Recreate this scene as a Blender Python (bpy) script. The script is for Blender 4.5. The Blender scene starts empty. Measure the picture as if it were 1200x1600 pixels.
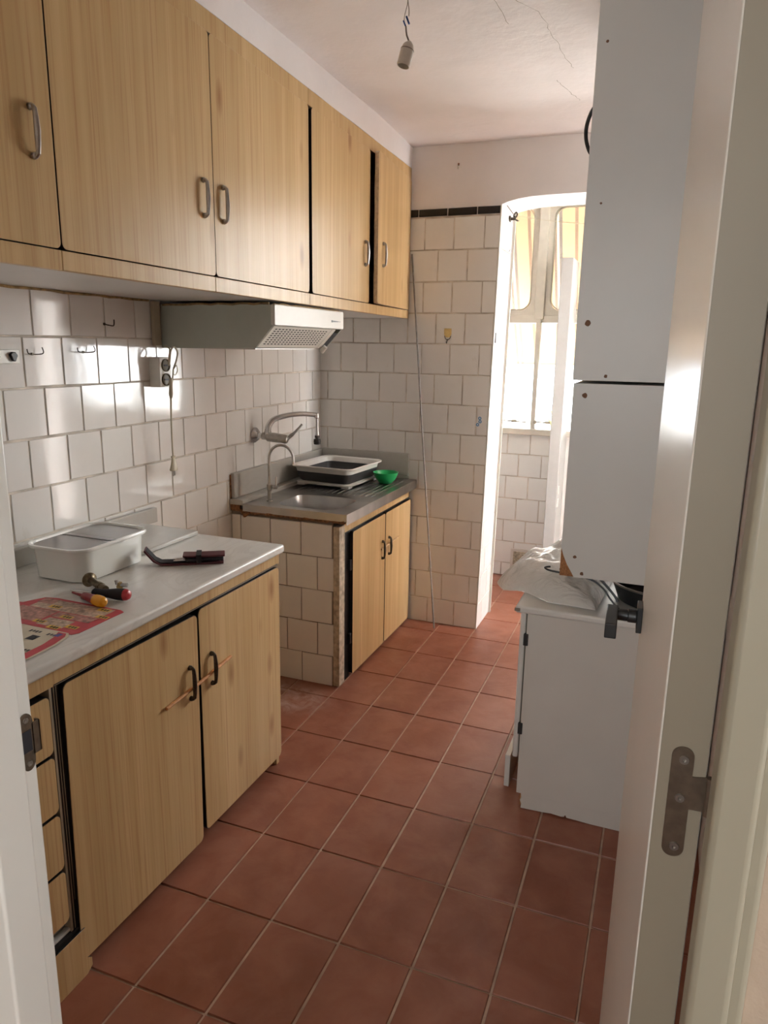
import bpy, bmesh, math, random
from mathutils import Vector, Matrix, noise
random.seed(7)
S = bpy.context.scene
COL = S.collection
PI = math.pi

# ------------------------------------------------------------------ materials
def nt(name):
    m = bpy.data.materials.new(name); m.use_nodes = True
    n = m.node_tree; n.nodes.clear()
    out = n.nodes.new('ShaderNodeOutputMaterial')
    return m, n, out
def N(n, t, **k):
    x = n.nodes.new(t)
    for a, v in k.items(): setattr(x, a, v)
    return x
def setin(x, **k):
    for a, v in k.items(): x.inputs[a.replace('_', ' ')].default_value = v
def rgb(c): return (c[0], c[1], c[2], 1)
def ramp(n, stops):
    r = N(n, 'ShaderNodeValToRGB'); e = r.color_ramp.elements
    e[0].position, e[0].color = stops[0][0], rgb(stops[0][1])
    e[1].position, e[1].color = stops[1][0], rgb(stops[1][1])
    for p, c in stops[2:]:
        k = e.new(p); k.color = rgb(c)
    return r
def coord(n, scale=(1, 1, 1), rot=(0, 0, 0)):
    g = N(n, 'ShaderNodeNewGeometry'); m = N(n, 'ShaderNodeMapping')
    m.inputs['Scale'].default_value = scale; m.inputs['Rotation'].default_value = rot
    n.links.new(g.outputs['Position'], m.inputs['Vector']); return m.outputs['Vector']
def noisetex(n, vec, scale, detail=4, rough=.5, dist=0):
    t = N(n, 'ShaderNodeTexNoise'); setin(t, Scale=scale, Detail=detail, Roughness=rough, Distortion=dist)
    n.links.new(vec, t.inputs['Vector']); return t.outputs['Fac']
def mixc(n, fac, a, b, blend='MIX'):
    m = N(n, 'ShaderNodeMix', data_type='RGBA', blend_type=blend)
    for i, v in ((0, fac), (6, a), (7, b)):
        if hasattr(v, 'is_linked'): n.links.new(v, m.inputs[i])
        elif i == 0: m.inputs[0].default_value = v
        else: m.inputs[i].default_value = rgb(v)
    return m.outputs[2]
def rng(n, v, a, b, c, d):
    m = N(n, 'ShaderNodeMapRange'); n.links.new(v, m.inputs[0])
    for i, x in enumerate((a, b, c, d)): m.inputs[i + 1].default_value = x
    return m.outputs[0]
def mth(n, op, a, b=None):
    m = N(n, 'ShaderNodeMath', operation=op)
    for i, v in enumerate((a, b)):
        if v is None: continue
        if hasattr(v, 'is_linked'): n.links.new(v, m.inputs[i])
        else: m.inputs[i].default_value = v
    return m.outputs[0]
def bump(n, h, strength=.2, dist=.002):
    b = N(n, 'ShaderNodeBump'); setin(b, Strength=strength, Distance=dist)
    n.links.new(h, b.inputs['Height']); return b.outputs['Normal']
def bsdf(n, out, color, rough=.5, metal=0, normal=None, spec=.5, coat=0):
    p = N(n, 'ShaderNodeBsdfPrincipled')
    for key, v in (('Base Color', color), ('Roughness', rough), ('Metallic', metal)):
        if hasattr(v, 'is_linked'): n.links.new(v, p.inputs[key])
        else: p.inputs[key].default_value = rgb(v) if key == 'Base Color' else v
    p.inputs['Specular IOR Level'].default_value = spec
    p.inputs['Coat Weight'].default_value = coat
    p.inputs['Coat Roughness'].default_value = .08
    if normal is not None: n.links.new(normal, p.inputs['Normal'])
    n.links.new(p.outputs[0], out.inputs[0]); return p
M = {}
def plain(name, c, rough=.5, metal=0, spec=.5, var=.06, vs=30, bs=0, bscale=60, coat=0):
    m, n, o = nt(name); v = coord(n)
    f = noisetex(n, v, vs, 5)
    col = mixc(n, rng(n, f, .3, .7, 0, 1), [x * (1 - var) for x in c], [min(1, x * (1 + var)) for x in c])
    nm = bump(n, noisetex(n, v, bscale, 3), bs, .003) if bs else None
    bsdf(n, o, col, rough, metal, nm, spec, coat); M[name] = m; return m

def wood(name, a, b, dark, rough=.32):
    m, n, o = nt(name)
    v1 = coord(n, (26, 26, .55)); v2 = coord(n, (150, 150, 2.2)); v3 = coord(n, (7, 7, .22))
    f1 = noisetex(n, v1, 1, 3, .5, .35); f2 = noisetex(n, v2, 1, 3, .6); f3 = noisetex(n, v3, 1, 2)
    c = mixc(n, rng(n, f1, .32, .68, 0, 1), a, b)
    c = mixc(n, rng(n, f3, .35, .7, 0, .55), c, [x * .84 for x in b])
    c = mixc(n, rng(n, f2, .5, .75, 0, .6), c, dark)
    vo = N(n, 'ShaderNodeTexVoronoi'); n.links.new(coord(n, (9, 9, 3.4)), vo.inputs['Vector']); setin(vo, Scale=1.0, Randomness=1.0)
    sep = N(n, 'ShaderNodeSeparateColor'); n.links.new(vo.outputs['Color'], sep.inputs[0])
    gate = rng(n, sep.outputs[0], .48, .50, 0, 1)
    k = mth(n, 'MULTIPLY', rng(n, vo.outputs['Distance'], .05, .20, .8, 0), gate)
    c = mixc(n, k, c, [x * .8 for x in dark])
    bsdf(n, o, c, rough, 0, bump(n, f2, .05, .001), .16); M[name] = m
wood('wood_laminate', (.66, .465, .24), (.55, .365, .17), (.38, .18, .07), .30)
plain('wood_edge', (.50, .40, .29), .6, var=.2, vs=60)
plain('raw_wood', (.42, .20, .07), .75, var=.3, vs=50)
plain('dirty_wood', (.46, .38, .28), .8, var=.35, vs=45, bs=.4)
plain('stick_wood', (.60, .27, .10), .5, var=.2, vs=70)
plain('pale_stick', (.66, .47, .27), .5, var=.2, vs=70)
plain('black_edge', (.012, .011, .010), .35)
plain('dark_inside', (.018, .014, .011), .8)
plain('cream_edge', (.42, .35, .25), .5)
plain('white_laminate', (.66, .645, .61), .38, var=.03, vs=4)
plain('dirty_white', (.62, .59, .545), .45, var=.03, vs=6)
plain('chip_brown', (.33, .15, .06), .9, var=.3, vs=200)
plain('screw_brown', (.16, .075, .035), .7, var=.3, vs=300)
plain('black_plastic', (.013, .013, .014), .42)
plain('white_paint', (.74, .72, .67), .3, var=.02, vs=3)
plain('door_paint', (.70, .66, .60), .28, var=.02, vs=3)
plain('architrave_shaded', (.33, .29, .215), .4, var=.03, vs=5)  # door frame colour darkened, the dim hall's shade put into it
plain('leaf_edge_shaded', (.27, .225, .165), .45, var=.03, vs=5)  # hinge edge darker than the leaf: hall shade painted into the colour
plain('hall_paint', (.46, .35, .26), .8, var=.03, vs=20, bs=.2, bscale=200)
plain('hall_white', (.72, .68, .62), .8, var=.03, vs=5)
plain('bronze_steel', (.20, .155, .115), .38, .85, var=.15, vs=120)
plain('chrome', (.62, .61, .60), .2, 1, var=.06, vs=40)
plain('worn_chrome', (.45, .43, .40), .3, 1, var=.15, vs=60)
plain('dark_bronze', (.085, .068, .05), .38, .8, var=.25, vs=150)
plain('screw_steel', (.40, .38, .35), .35, 1)
plain('rod_metal', (.24, .22, .20), .6, .3, var=.2, vs=60)
plain('green_plastic', (.012, .40, .11), .35, var=.03)
plain('tub_white', (.78, .76, .72), .35, var=.02)
plain('tub_grey', (.035, .036, .038), .5)
plain('enamel', (.80, .80, .755), .12, var=.02, vs=8, coat=.5)
plain('tray_lid', (.21, .19, .18), .22, var=.06, vs=12)
plain('tray_bar', (.10, .09, .085), .3)
plain('hood_green', (.46, .48, .42), .45, var=.07, vs=7)
plain('hood_white', (.68, .65, .585), .5, var=.02)
plain('hood_grille', (.68, .645, .57), .4, var=.04)
plain('grease_brown', (.30, .185, .07), .6, var=.5, vs=60)
plain('rust', (.22, .10, .045), .9, var=.6, vs=90, bs=.6)
plain('cable_cream', (.56, .50, .37), .45)
plain('socket_white', (.78, .76, .70), .35)
plain('socket_brown', (.13, .105, .06), .5)
plain('gold_sticker', (.72, .52, .20), .4, var=.2, vs=300)
plain('blue_ink', (.06, .24, .46), .4)
plain('black_tile', (.006, .006, .007), .22)
plain('red_paper', (.52, .045, .06), .45, var=.12, vs=60)
plain('cream_paper', (.66, .58, .44), .5, var=.05)
plain('meat_photo', (.42, .20, .16), .45, var=.55, vs=75)
plain('meat_photo_b', (.50, .36, .27), .45, var=.5, vs=90)
plain('yellow_tag', (.75, .47, .06), .45)
plain('ink', (.02, .02, .025), .5)
plain('blue_print', (.10, .09, .30), .5)
plain('red_rubber', (.27, .018, .022), .35)
plain('red_cap', (.42, .03, .04), .3)
plain('yellow_plastic', (.85, .38, .02), .25)
plain('dark_brass', (.16, .12, .075), .35, .9, var=.35, vs=150)
plain('brass', (.46, .33, .15), .35, .9, var=.3, vs=160)
plain('pouch_red', (.085, .012, .018), .55, var=.2, vs=90)
plain('pouch_black', (.010, .009, .012), .7)
plain('lamp_white', (.62, .58, .52), .4)
plain('wire_grey', (.26, .22, .18), .5)
plain('blue_plastic', (.015, .06, .25), .35)
plain('window_paint', (.60, .56, .475), .4, var=.05, vs=20)
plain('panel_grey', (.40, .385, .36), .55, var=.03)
plain('gasket', (.42, .39, .31), .5)
plain('vent_dust', (.50, .44, .33), .9, var=.45, vs=60)
plain('outside_white', (.62, .62, .61), .8, var=.02)
plain('outside_blue', (.42, .55, .74), .7, var=.05)
plain('awning_bar', (.80, .80, .80), .4)
plain('leaf_yellow', (.80, .56, .08), .5, var=.2, vs=60)
plain('terracotta_pot', (.72, .60, .50), .8)
plain('pan_black', (.012, .012, .013), .45)
plain('grout_mat', (.57, .51, .44), .9, var=.3, vs=14)
plain('dark_grout', (.16, .12, .09), .9, var=.3, vs=20)
plain('floor_grout', (.46, .33, .25), .9, var=.22, vs=18)

def plaster(name, c, var=.05, bs=.35):
    m, n, o = nt(name); v = coord(n)
    f = noisetex(n, v, 2.2, 5, .6); g = noisetex(n, v, 18, 6, .6)
    col = mixc(n, rng(n, f, .3, .7, 0, 1), [x * (1 - var) for x in c], [min(1, x * (1 + var)) for x in c])
    bsdf(n, o, col, .85, 0, bump(n, mth(n, 'ADD', f, mth(n, 'MULTIPLY', g, .25)), bs, .02), .3); M[name] = m
plaster('plaster', (.77, .725, .71)); plaster('ceiling_plaster', (.83, .785, .775), .05, .45)
plaster('back_plaster', (.80, .77, .73), .03, .2)

def walltile(name, c, warm):
    m, n, o = nt(name); g = N(n, 'ShaderNodeNewGeometry'); v = coord(n)
    r = g.outputs['Random Per Island']
    col = mixc(n, rng(n, r, 0, 1, 0, 1), c, warm)
    f = noisetex(n, v, 5, 4, .6)
    col = mixc(n, rng(n, f, .5, .8, 0, .35), col, [x * .86 for x in warm])
    st = noisetex(n, coord(n, (3, 3, 1.2)), 4, 5, .65)
    col = mixc(n, rng(n, st, .64, .78, 0, .3), col, (.47, .37, .25))
    h = noisetex(n, v, 9, 2, .5)
    bsdf(n, o, col, .09, 0, bump(n, h, .05, .01), .5); M[name] = m
walltile('wall_tile', (.77, .75, .715), (.735, .70, .665))
walltile('back_tile', (.80, .80, .77), (.77, .775, .755))

def floortile():
    m, n, o = nt('floor_tile'); g = N(n, 'ShaderNodeNewGeometry'); v = coord(n)
    r = g.outputs['Random Per Island']
    col = mixc(n, r, (.235, .077, .043), (.28, .098, .056))
    f = noisetex(n, v, 8, 5, .6, .4)
    col = mixc(n, rng(n, f, .38, .68, 0, .85), col, (.34, .138, .087))
    f2 = noisetex(n, v, 3.2, 4, .6)
    col = mixc(n, rng(n, f2, .5, .8, 0, .4), col, (.23, .075, .042))
    sp = noisetex(n, v, 90, 2)
    col = mixc(n, rng(n, sp, .72, .78, 0, .5), col, (.16, .06, .04))
    # dusty pale smear on the tiles between the two base cabinets
    sepp = N(n, 'ShaderNodeSeparateXYZ'); n.links.new(g.outputs['Position'], sepp.inputs[0])
    dx = mth(n, 'ADD', sepp.outputs[0], .40); dy = mth(n, 'SUBTRACT', sepp.outputs[1], 1.43)
    d = mth(n, 'SQRT', mth(n, 'ADD', mth(n, 'MULTIPLY', dx, dx), mth(n, 'MULTIPLY', mth(n, 'MULTIPLY', dy, dy), 2.5)))
    du = mth(n, 'MULTIPLY', rng(n, d, .10, .27, 1, 0), rng(n, noisetex(n, v, 13, 6, .7, 1), .4, .62, 0, .55))
    col = mixc(n, du, col, (.62, .50, .45))
    w = noisetex(n, v, 5.5, 5, .7, .8)
    rough = rng(n, w, .35, .65, .30, .52)
    bsdf(n, o, col, rough, 0, bump(n, mth(n, 'ADD', f, mth(n, 'MULTIPLY', w, .6)), .22, .006), .5); M['floor_tile'] = m
floortile()

def marble(name, c, vein):
    m, n, o = nt(name)
    f = noisetex(n, coord(n, (3.5, 1.6, 3), (0, 0, .7)), 2.2, 6, .55, 1.6)
    a = rng(n, f, .46, .5, 0, 1); b = rng(n, f, .5, .56, 1, 0)
    c2 = mixc(n, mth(n, 'MULTIPLY', mth(n, 'MULTIPLY', a, b), .28), c, vein)
    g = noisetex(n, coord(n, (1, 1, 1)), 7, 4)
    c2 = mixc(n, rng(n, g, .4, .7, 0, .45), c2, [x * .86 for x in c])
    bsdf(n, o, c2, .3, 0, None, .45); M[name] = m
marble('marble', (.70, .68, .64), (.42, .38, .34)); marble('old_marble', (.47, .45, .41), (.40, .37, .32))

def steel():
    m, n, o = nt('stainless'); v = coord(n)
    f = noisetex(n, v, 9, 3, .5)
    c = mixc(n, rng(n, f, .35, .7, 0, 1), (.36, .35, .34), (.50, .48, .46))
    bsdf(n, o, c, .33, 1); M['stainless'] = m
steel()

def glass():
    m, n, o = nt('pane_glass')
    t = N(n, 'ShaderNodeBsdfTransparent'); t.inputs[0].default_value = (.96, .97, .97, 1)
    g = N(n, 'ShaderNodeBsdfGlossy'); g.inputs['Roughness'].default_value = .03
    fr = N(n, 'ShaderNodeFresnel'); fr.inputs[0].default_value = 1.45
    x = N(n, 'ShaderNodeMixShader'); n.links.new(fr.outputs[0], x.inputs[0]); n.links.new(t.outputs[0], x.inputs[1]); n.links.new(g.outputs[0], x.inputs[2])
    n.links.new(x.outputs[0], o.inputs[0]); M['pane_glass'] = m
glass()

def film():
    m, n, o = nt('plastic_film'); v = coord(n)
    h = noisetex(n, coord(n, (9, 24, 14), (.3, .2, .6)), 1, 5, .55, 1.2)
    nm = bump(n, h, .9, .03)
    t = N(n, 'ShaderNodeBsdfTransparent')
    p = N(n, 'ShaderNodeBsdfPrincipled'); setin(p, Roughness=.12); p.inputs['Base Color'].default_value = (.80, .77, .73, 1)
    p.inputs['Coat Weight'].default_value = .6
    n.links.new(nm, p.inputs['Normal'])
    tr = N(n, 'ShaderNodeBsdfTranslucent'); tr.inputs[0].default_value = (.8, .78, .75, 1)
    a = N(n, 'ShaderNodeMixShader'); a.inputs[0].default_value = .3; n.links.new(p.outputs[0], a.inputs[1]); n.links.new(tr.outputs[0], a.inputs[2])
    x = N(n, 'ShaderNodeMixShader'); x.inputs[0].default_value = .82; n.links.new(t.outputs[0], x.inputs[1]); n.links.new(a.outputs[0], x.inputs[2])
    n.links.new(x.outputs[0], o.inputs[0]); M['plastic_film'] = m
film()

def awning():
    m, n, o = nt('awning_fabric'); g = N(n, 'ShaderNodeNewGeometry')
    s = N(n, 'ShaderNodeSeparateXYZ'); n.links.new(g.outputs['Position'], s.inputs[0])
    x = s.outputs[0]
    fr = mth(n, 'FRACT', mth(n, 'MULTIPLY', mth(n, 'ADD', x, 9.0), 1 / .30))
    def stripe(c_, w_): return rng(n, mth(n, 'ABSOLUTE', mth(n, 'SUBTRACT', fr, c_)), w_, w_ + .012, 1, 0)
    c = mixc(n, stripe(.06, .026), (.34, .225, .135), (.13, .105, .09)); c = mixc(n, stripe(.94, .022), c, (.14, .10, .08)); c = mixc(n, stripe(.39, .028), c, (.17, .11, .075)); c = mixc(n, stripe(.0, .010), c, (.5, .47, .43)); c = mixc(n, stripe(1.0, .010), c, (.5, .47, .43))
    d = N(n, 'ShaderNodeBsdfDiffuse'); t = N(n, 'ShaderNodeBsdfTranslucent')
    n.links.new(c, d.inputs[0]); n.links.new(c, t.inputs[0])
    k = N(n, 'ShaderNodeMixShader'); k.inputs[0].default_value = .12; n.links.new(d.outputs[0], k.inputs[1]); n.links.new(t.outputs[0], k.inputs[2])
    n.links.new(k.outputs[0], o.inputs[0]); M['awning_fabric'] = m
awning()

# ------------------------------------------------------------------ mesh helpers
class MB:
    def __init__(s): s.v = []; s.f = []; s.m = []; s.mats = []
    def mi(s, name):
        if name not in s.mats: s.mats.append(name)
        return s.mats.index(name)
    def add(s, vs, fs, mat):
        b = len(s.v); s.v += [tuple(x) for x in vs]
        k = s.mi(mat) if isinstance(mat, str) else None
        for i, f in enumerate(fs):
            s.f.append([b + j for j in f]); s.m.append(k if k is not None else s.mi(mat[i]))
        return s
    def box(s, x0, x1, y0, y1, z0, z1, mat, T=None):
        vs = [(x, y, z) for x in (x0, x1) for y in (y0, y1) for z in (z0, z1)]
        if T: vs = [T(Vector(v)) for v in vs]
        return s.add(vs, [(0, 1, 3, 2), (4, 6, 7, 5), (0, 4, 5, 1), (2, 3, 7, 6), (0, 2, 6, 4), (1, 5, 7, 3)], mat)
    def prism(s, pts, d, mat, side=None, cap=True):
        """closed polygon pts (3-D, planar) pushed along vector d"""
        n = len(pts); d = Vector(d); P = [Vector(p) for p in pts]
        vs = P + [p + d for p in P]
        nrm = Vector((0, 0, 0))
        for i in range(n): nrm += P[i].cross(P[(i + 1) % n])
        flip = nrm.dot(d) > 0
        fs = []; ms = []
        if cap:
            a = list(range(n)); b = list(range(n, 2 * n))
            fs += [a[::-1] if flip else a, b if flip else b[::-1]]; ms += [mat, mat]
        for i in range(n):
            j = (i + 1) % n
            q = [i, j, n + j, n + i]
            fs.append(q if flip else q[::-1]); ms.append(side or mat)
        return s.add(vs, fs, ms)
    def ring(s, outer, inner, d, mat):
        """ring between two loops of equal length, extruded along d"""
        n = len(outer); d = Vector(d); O = [Vector(p) for p in outer]; I = [Vector(p) for p in inner]
        vs = O + I + [p + d for p in O] + [p + d for p in I]; fs = []
        for i in range(n):
            j = (i + 1) % n
            fs += [(i, j, n + j, n + i), (2*n+i, 3*n+i, 3*n+j, 2*n+j), (i, 2*n+i, 2*n+j, j), (n+i, n+j, 3*n+j, 3*n+i)]
        return s.add(vs, fs, mat)
    def sweep(s, path, radii, mat, seg=10, cap=True, flat=None):
        P = [Vector(p) for p in path]; n = len(P)
        if not isinstance(radii, (list, tuple)): radii = [radii] * n
        t = (P[1] - P[0]).normalized()
        up = Vector((0, 0, 1)) if abs(t.z) < .9 else Vector((1, 0, 0))
        a = t.cross(up).normalized(); vs = []
        for i in range(n):
            t2 = (P[min(i + 1, n - 1)] - P[max(i - 1, 0)]).normalized()
            a = (a - t2 * a.dot(t2)).normalized(); b = t2.cross(a)
            for k in range(seg):
                w = 2 * PI * k / seg
                fa, fb = flat if flat else (1, 1)
                vs.append(P[i] + (a * math.cos(w) * fa + b * math.sin(w) * fb) * radii[i])
        fs = []
        for i in range(n - 1):
            for k in range(seg):
                l = (k + 1) % seg
                fs.append((i*seg+k, i*seg+l, (i+1)*seg+l, (i+1)*seg+k))
        if cap:
            fs.append(tuple(range(seg - 1, -1, -1))); fs.append(tuple((n-1)*seg+k for k in range(seg)))
        return s.add(vs, fs, mat)
    def lathe(s, p0, axis, prof, mat, seg=20, caps=(True, True)):
        """prof: (distance along axis, radius)"""
        A = Vector(axis).normalized(); p0 = Vector(p0)
        up = Vector((0, 0, 1)) if abs(A.z) < .9 else Vector((1, 0, 0))
        a = A.cross(up).normalized(); b = A.cross(a); vs = []
        for h, r in prof:
            for k in range(seg):
                w = 2 * PI * k / seg
                vs.append(p0 + A * h + (a * math.cos(w) + b * math.sin(w)) * r)
        fs = []
        n = len(prof)
        for i in range(n - 1):
            for k in range(seg):
                l = (k + 1) % seg
                fs.append((i*seg+k, (i+1)*seg+k, (i+1)*seg+l, i*seg+l))
        if caps[0]: fs.append(tuple(range(seg)))
        if caps[1]: fs.append(tuple((n-1)*seg+k for k in range(seg - 1, -1, -1)))
        return s.add(vs, fs, mat)
    def warp(s, fn): s.v = [tuple(fn(Vector(v))) for v in s.v]; return s

ROOT = {}
def base_of(o): return ROOT.get(o.name, Vector((0, 0, 0)))
def build(name, mb, parent=None, bevel=0, smooth=30, seg=2, sub=0, origin=None, kind=None):
    me = bpy.data.meshes.new(name)
    off = base_of(parent) if parent else (Vector(origin) if origin is not None else Vector((0, 0, 0)))
    me.from_pydata([tuple(Vector(v) - off) for v in mb.v], [], mb.f); me.update()
    for k in mb.mats: me.materials.append(M[k])
    for p, k in zip(me.polygons, mb.m): p.material_index = k
    bm = bmesh.new(); bm.from_mesh(me); bmesh.ops.recalc_face_normals(bm, faces=bm.faces); bm.to_mesh(me); bm.free()
    if smooth:
        for p in me.polygons: p.use_smooth = True
        me.set_sharp_from_angle(angle=math.radians(smooth))
    o = bpy.data.objects.new(name, me); COL.objects.link(o)
    if parent: o.parent = parent; ROOT[o.name] = off
    else:
        o.location = off; ROOT[o.name] = off
    if bevel:
        b = o.modifiers.new('bevel', 'BEVEL'); b.width = bevel; b.segments = seg; b.limit_method = 'ANGLE'; b.angle_limit = math.radians(40)
    if sub:
        b = o.modifiers.new('sub', 'SUBSURF'); b.levels = sub; b.render_levels = sub
    if kind: o['kind'] = kind
    return o
def thing(name, loc, label, cat, group=None):
    o = bpy.data.objects.new(name, None); COL.objects.link(o); o.location = loc; o.empty_display_size = .05
    ROOT[o.name] = Vector(loc); o['label'] = label; o['category'] = cat
    if group: o['group'] = group
    return o
def tag(o, label, cat, group=None):
    o['label'] = label; o['category'] = cat
    if group: o['group'] = group
    return o
def center(mb):
    xs = [v[0] for v in mb.v]; ys = [v[1] for v in mb.v]; zs = [v[2] for v in mb.v]
    return ((min(xs) + max(xs)) / 2, (min(ys) + max(ys)) / 2, min(zs))
def solo(name, mb, label, cat, group=None, **k):
    return tag(build(name, mb, origin=center(mb), **k), label, cat, group)
def struct(name, mb, **k): return build(name, mb, kind='structure', **k)

def rrect(w, h, r, n=6):
    """rounded rectangle outline centred at 0"""
    out = []
    for cx, cy, a in ((w/2-r, h/2-r, 0), (-w/2+r, h/2-r, 90), (-w/2+r, -h/2+r, 180), (w/2-r, -h/2+r, 270)):
        for k in range(n + 1):
            t = math.radians(a + 90 * k / n); out.append((cx + r * math.cos(t), cy + r * math.sin(t)))
    return out
def rbox_x(mb, x0, x1, y0, y1, z0, z1, r, mat, side=None, T=None, n=5):
    """panel whose broad face looks along +x (x1), with rounded corners"""
    cy, cz = (y0+y1)/2, (z0+z1)/2
    P = [Vector((x0, cy + a, cz + b)) for a, b in rrect(y1-y0, z1-z0, r, n)]
    D = Vector((x1 - x0, 0, 0))
    k = len(mb.v); mb.prism(P, D, mat, side)
    if T: mb.v[k:] = [tuple(T(Vector(v))) for v in mb.v[k:]]
    return mb
def smooth_path(P, n=8):
    P = [Vector(p) for p in P]; out = []
    for i in range(len(P) - 1):
        a = P[max(i-1, 0)]; b = P[i]; c = P[i+1]; d = P[min(i+2, len(P)-1)]
        for k in range(n):
            t = k / n
            out.append(.5 * ((2*b) + (c-a)*t + (2*a-5*b+4*c-d)*t*t + (3*b-a-3*c+d)*t**3))
    out.append(P[-1]); return out

def tiles(mb, origin, u, v, nrm, ulen, rows, pitch, gap, mat, h=.004, jit=.0003, hole=None, rnd=.0012):
    """rows: (v0, v1, phase). Real raised tiles, each its own island, slightly out of true."""
    o = Vector(origin); u = Vector(u); v = Vector(v); nrm = Vector(nrm)
    for v0, v1, ph in rows:
        k = math.floor((0 - ph) / pitch)
        a = ph + k * pitch
        while a < ulen:
            b = a + pitch
            g = gap * random.uniform(.7, 1.3)
            p, q = max(a + g/2, 0.0), min(b - g/2, ulen)
            c, d = v0 + g/2, v1 - g/2
            if q - p > .012 and not (hole and hole((p+q)/2, (c+d)/2)):
                j = [random.uniform(-rnd, rnd) for _ in range(4)]
                e = .0018
                base = [(p, c + j[0]), (q, c + j[1]), (q, d + j[2]), (p, d + j[3])]
                top = [(p+e, c+e+j[0]), (q-e, c+e+j[1]), (q-e, d-e+j[2]), (p+e, d-e+j[3])]
                t1, t2 = random.uniform(-jit, jit), random.uniform(-jit, jit)
                vs = [o + u*x + v*y for x, y in base]
                for x, y in top:
                    hh = h + t1 * (2*(x-p)/(q-p) - 1) + t2 * (2*(y-c)/(d-c) - 1)
                    vs.append(o + u*x + v*y + nrm*hh)
                mb.add(vs, [(4, 5, 6, 7), (0, 1, 5, 4), (1, 2, 6, 5), (2, 3, 7, 6), (3, 0, 4, 7)], mat)
            a = b
    return mb

# ------------------------------------------------------------------ room
XW, YF, XR = -.738, 2.525, 1.28
YB = 3.55
TP = .1525
def ceil_z(y): 
    t = min(1, max(0, (y - 1.75) / .775)); t = t * t
    return 2.505 - .012 * max(0, min(y, 1.75)) - .030 * t
# floor
mb = MB(); mb.box(-1.0, 2.6, -3.3, 3.64, -.12, -.004, 'floor_grout')
fl = struct('floor', mb)
mb = MB(); rows = [(-3.3 + .3 * j - .0, -3.3 + .3 * (j + 1), 0.0) for j in range(23)]
tiles(mb, (-1.0, 0, -.004), (1, 0, 0), (0, 1, 0), (0, 0, 1), 3.6, [(a, b, 0) for a, b, c in rows], .2, .0055, 'floor_tile', h=.004, jit=.0004, rnd=.0006)
t = build('terracotta_tiles', mb, fl, smooth=0)
# ceiling
mb = MB(); nx, ny = 12, 30
vs = []
for j in range(ny + 1):
    y = -.70 + (YF + .02 + .70) * j / ny
    for i in range(nx + 1):
        x = XW - .02 + (XR + .04 - XW) * i / nx
        vs.append((x, y, ceil_z(y) + .004 * noise.noise(Vector((x * 2, y * 2, 3)))))
w = nx + 1
mb.add(vs, [(j*w+i, j*w+i+1, (j+1)*w+i+1, (j+1)*w+i) for j in range(ny) for i in range(nx)], 'ceiling_plaster')
k = len(vs)
mb.add([(x, y, 2.62) for x in (XW-.02, XR+.02) for y in (-.70, YF+.02)], [(0, 1, 3, 2)], 'ceiling_plaster')
ce = struct('ceiling', mb, smooth=60)
def crack(pts):
    P = smooth_path(pts, 6); mb = MB(); vs = []
    for i, p in enumerate(P):
        d = (P[min(i+1, len(P)-1)] - P[max(i-1, 0)]).normalized(); s_ = Vector((-d.y, d.x, 0)) * random.uniform(.0004, .0012)
        z = ceil_z(p.y) - .006
        w_ = Vector((random.uniform(-.004, .004), random.uniform(-.004, .004), 0))
        vs += [(p.x + s_.x + w_.x, p.y + s_.y + w_.y, z), (p.x - s_.x + w_.x, p.y - s_.y + w_.y, z)]
    mb.add(vs, [(2*i, 2*i+1, 2*i+3, 2*i+2) for i in range(len(P) - 1)], 'wire_grey')
    build('crack', mb, ce, smooth=0)
crack([(.47, 1.10, 0), (.50, 1.15, 0), (.585, 1.30, 0), (.60, 1.45, 0), (.615, 1.62, 0), (.63, 1.78, 0)])
crack([(.46, 1.10, 0), (.475, 1.18, 0), (.485, 1.36, 0)])
crack([(.56, 1.88, 0), (.585, 2.0, 0), (.62, 2.12, 0)])

# left wall with tiles
mb = MB(); mb.box(XW - .12, XW, -.72, YF + .3, -.1, 2.6, 'plaster')
wl = struct('wall_left', mb)
mb = MB(); mb.box(XW, XW + .0015, -.60, YF, .0, 1.667, 'grout_mat'); build('grout', mb, wl, smooth=0)
zr = lambda k: 2.125 - TP * k
ph = {3: .113, 4: .069, 5: .137, 6: .06, 7: .127, 8: .05, 9: .12, 10: .05, 11: .12, 12: .05, 13: .12}
rows = [(max(zr(k + 1), .0), zr(k), ph[k] + .60) for k in range(3, 14)]
mb = MB(); tiles(mb, (XW, -.60, 0), (0, 1, 0), (0, 0, 1), (1, 0, 0), YF + .60, rows, TP, .0045, 'wall_tile', h=.0045)
build('wall_tiles', mb, wl, smooth=0)

# far wall: solid pier on the left, flat-arched passage on the right
def lean(v): return Vector((v.x + (.028 * min(v.z, 2.17) / 2.17 if v.x > .15 else 0), v.y, v.z))
arch = [(.200, 0), (.228, 2.170), (.262, 2.183), (.31, 2.193), (.37, 2.200), (.45, 2.203), (.7, 2.205), (XR + .05, 2.205)]
poly = [(XW - .02, 0)] + arch + [(XR + .05, 2.6), (XW - .02, 2.6)]
mb = MB(); mb.prism([(x, YF, z) for x, z in poly], (0, .30, 0), 'plaster')
wf = struct('wall_far', mb, smooth=40)
mb = MB()
mb.add([(XW, YF - .0015, 0), (.203, YF - .0015, 0), (.229, YF - .0015, 2.13), (XW, YF - .0015, 2.13)], [(0, 1, 2, 3)], 'grout_mat')
mb.add([(.2015, YF, 0), (.2015, YF + .285, 0), (.2295, YF + .285, 2.13), (.2295, YF, 2.13)], [(0, 1, 2, 3)], 'grout_mat')
build('grout', mb, wf, smooth=0)
rows = [(max(zr(k + 1), 0), zr(k), (.738 if k % 2 == 0 else .738 + .073)) for k in range(0, 14)]
mb = MB(); k0 = 0
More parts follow.
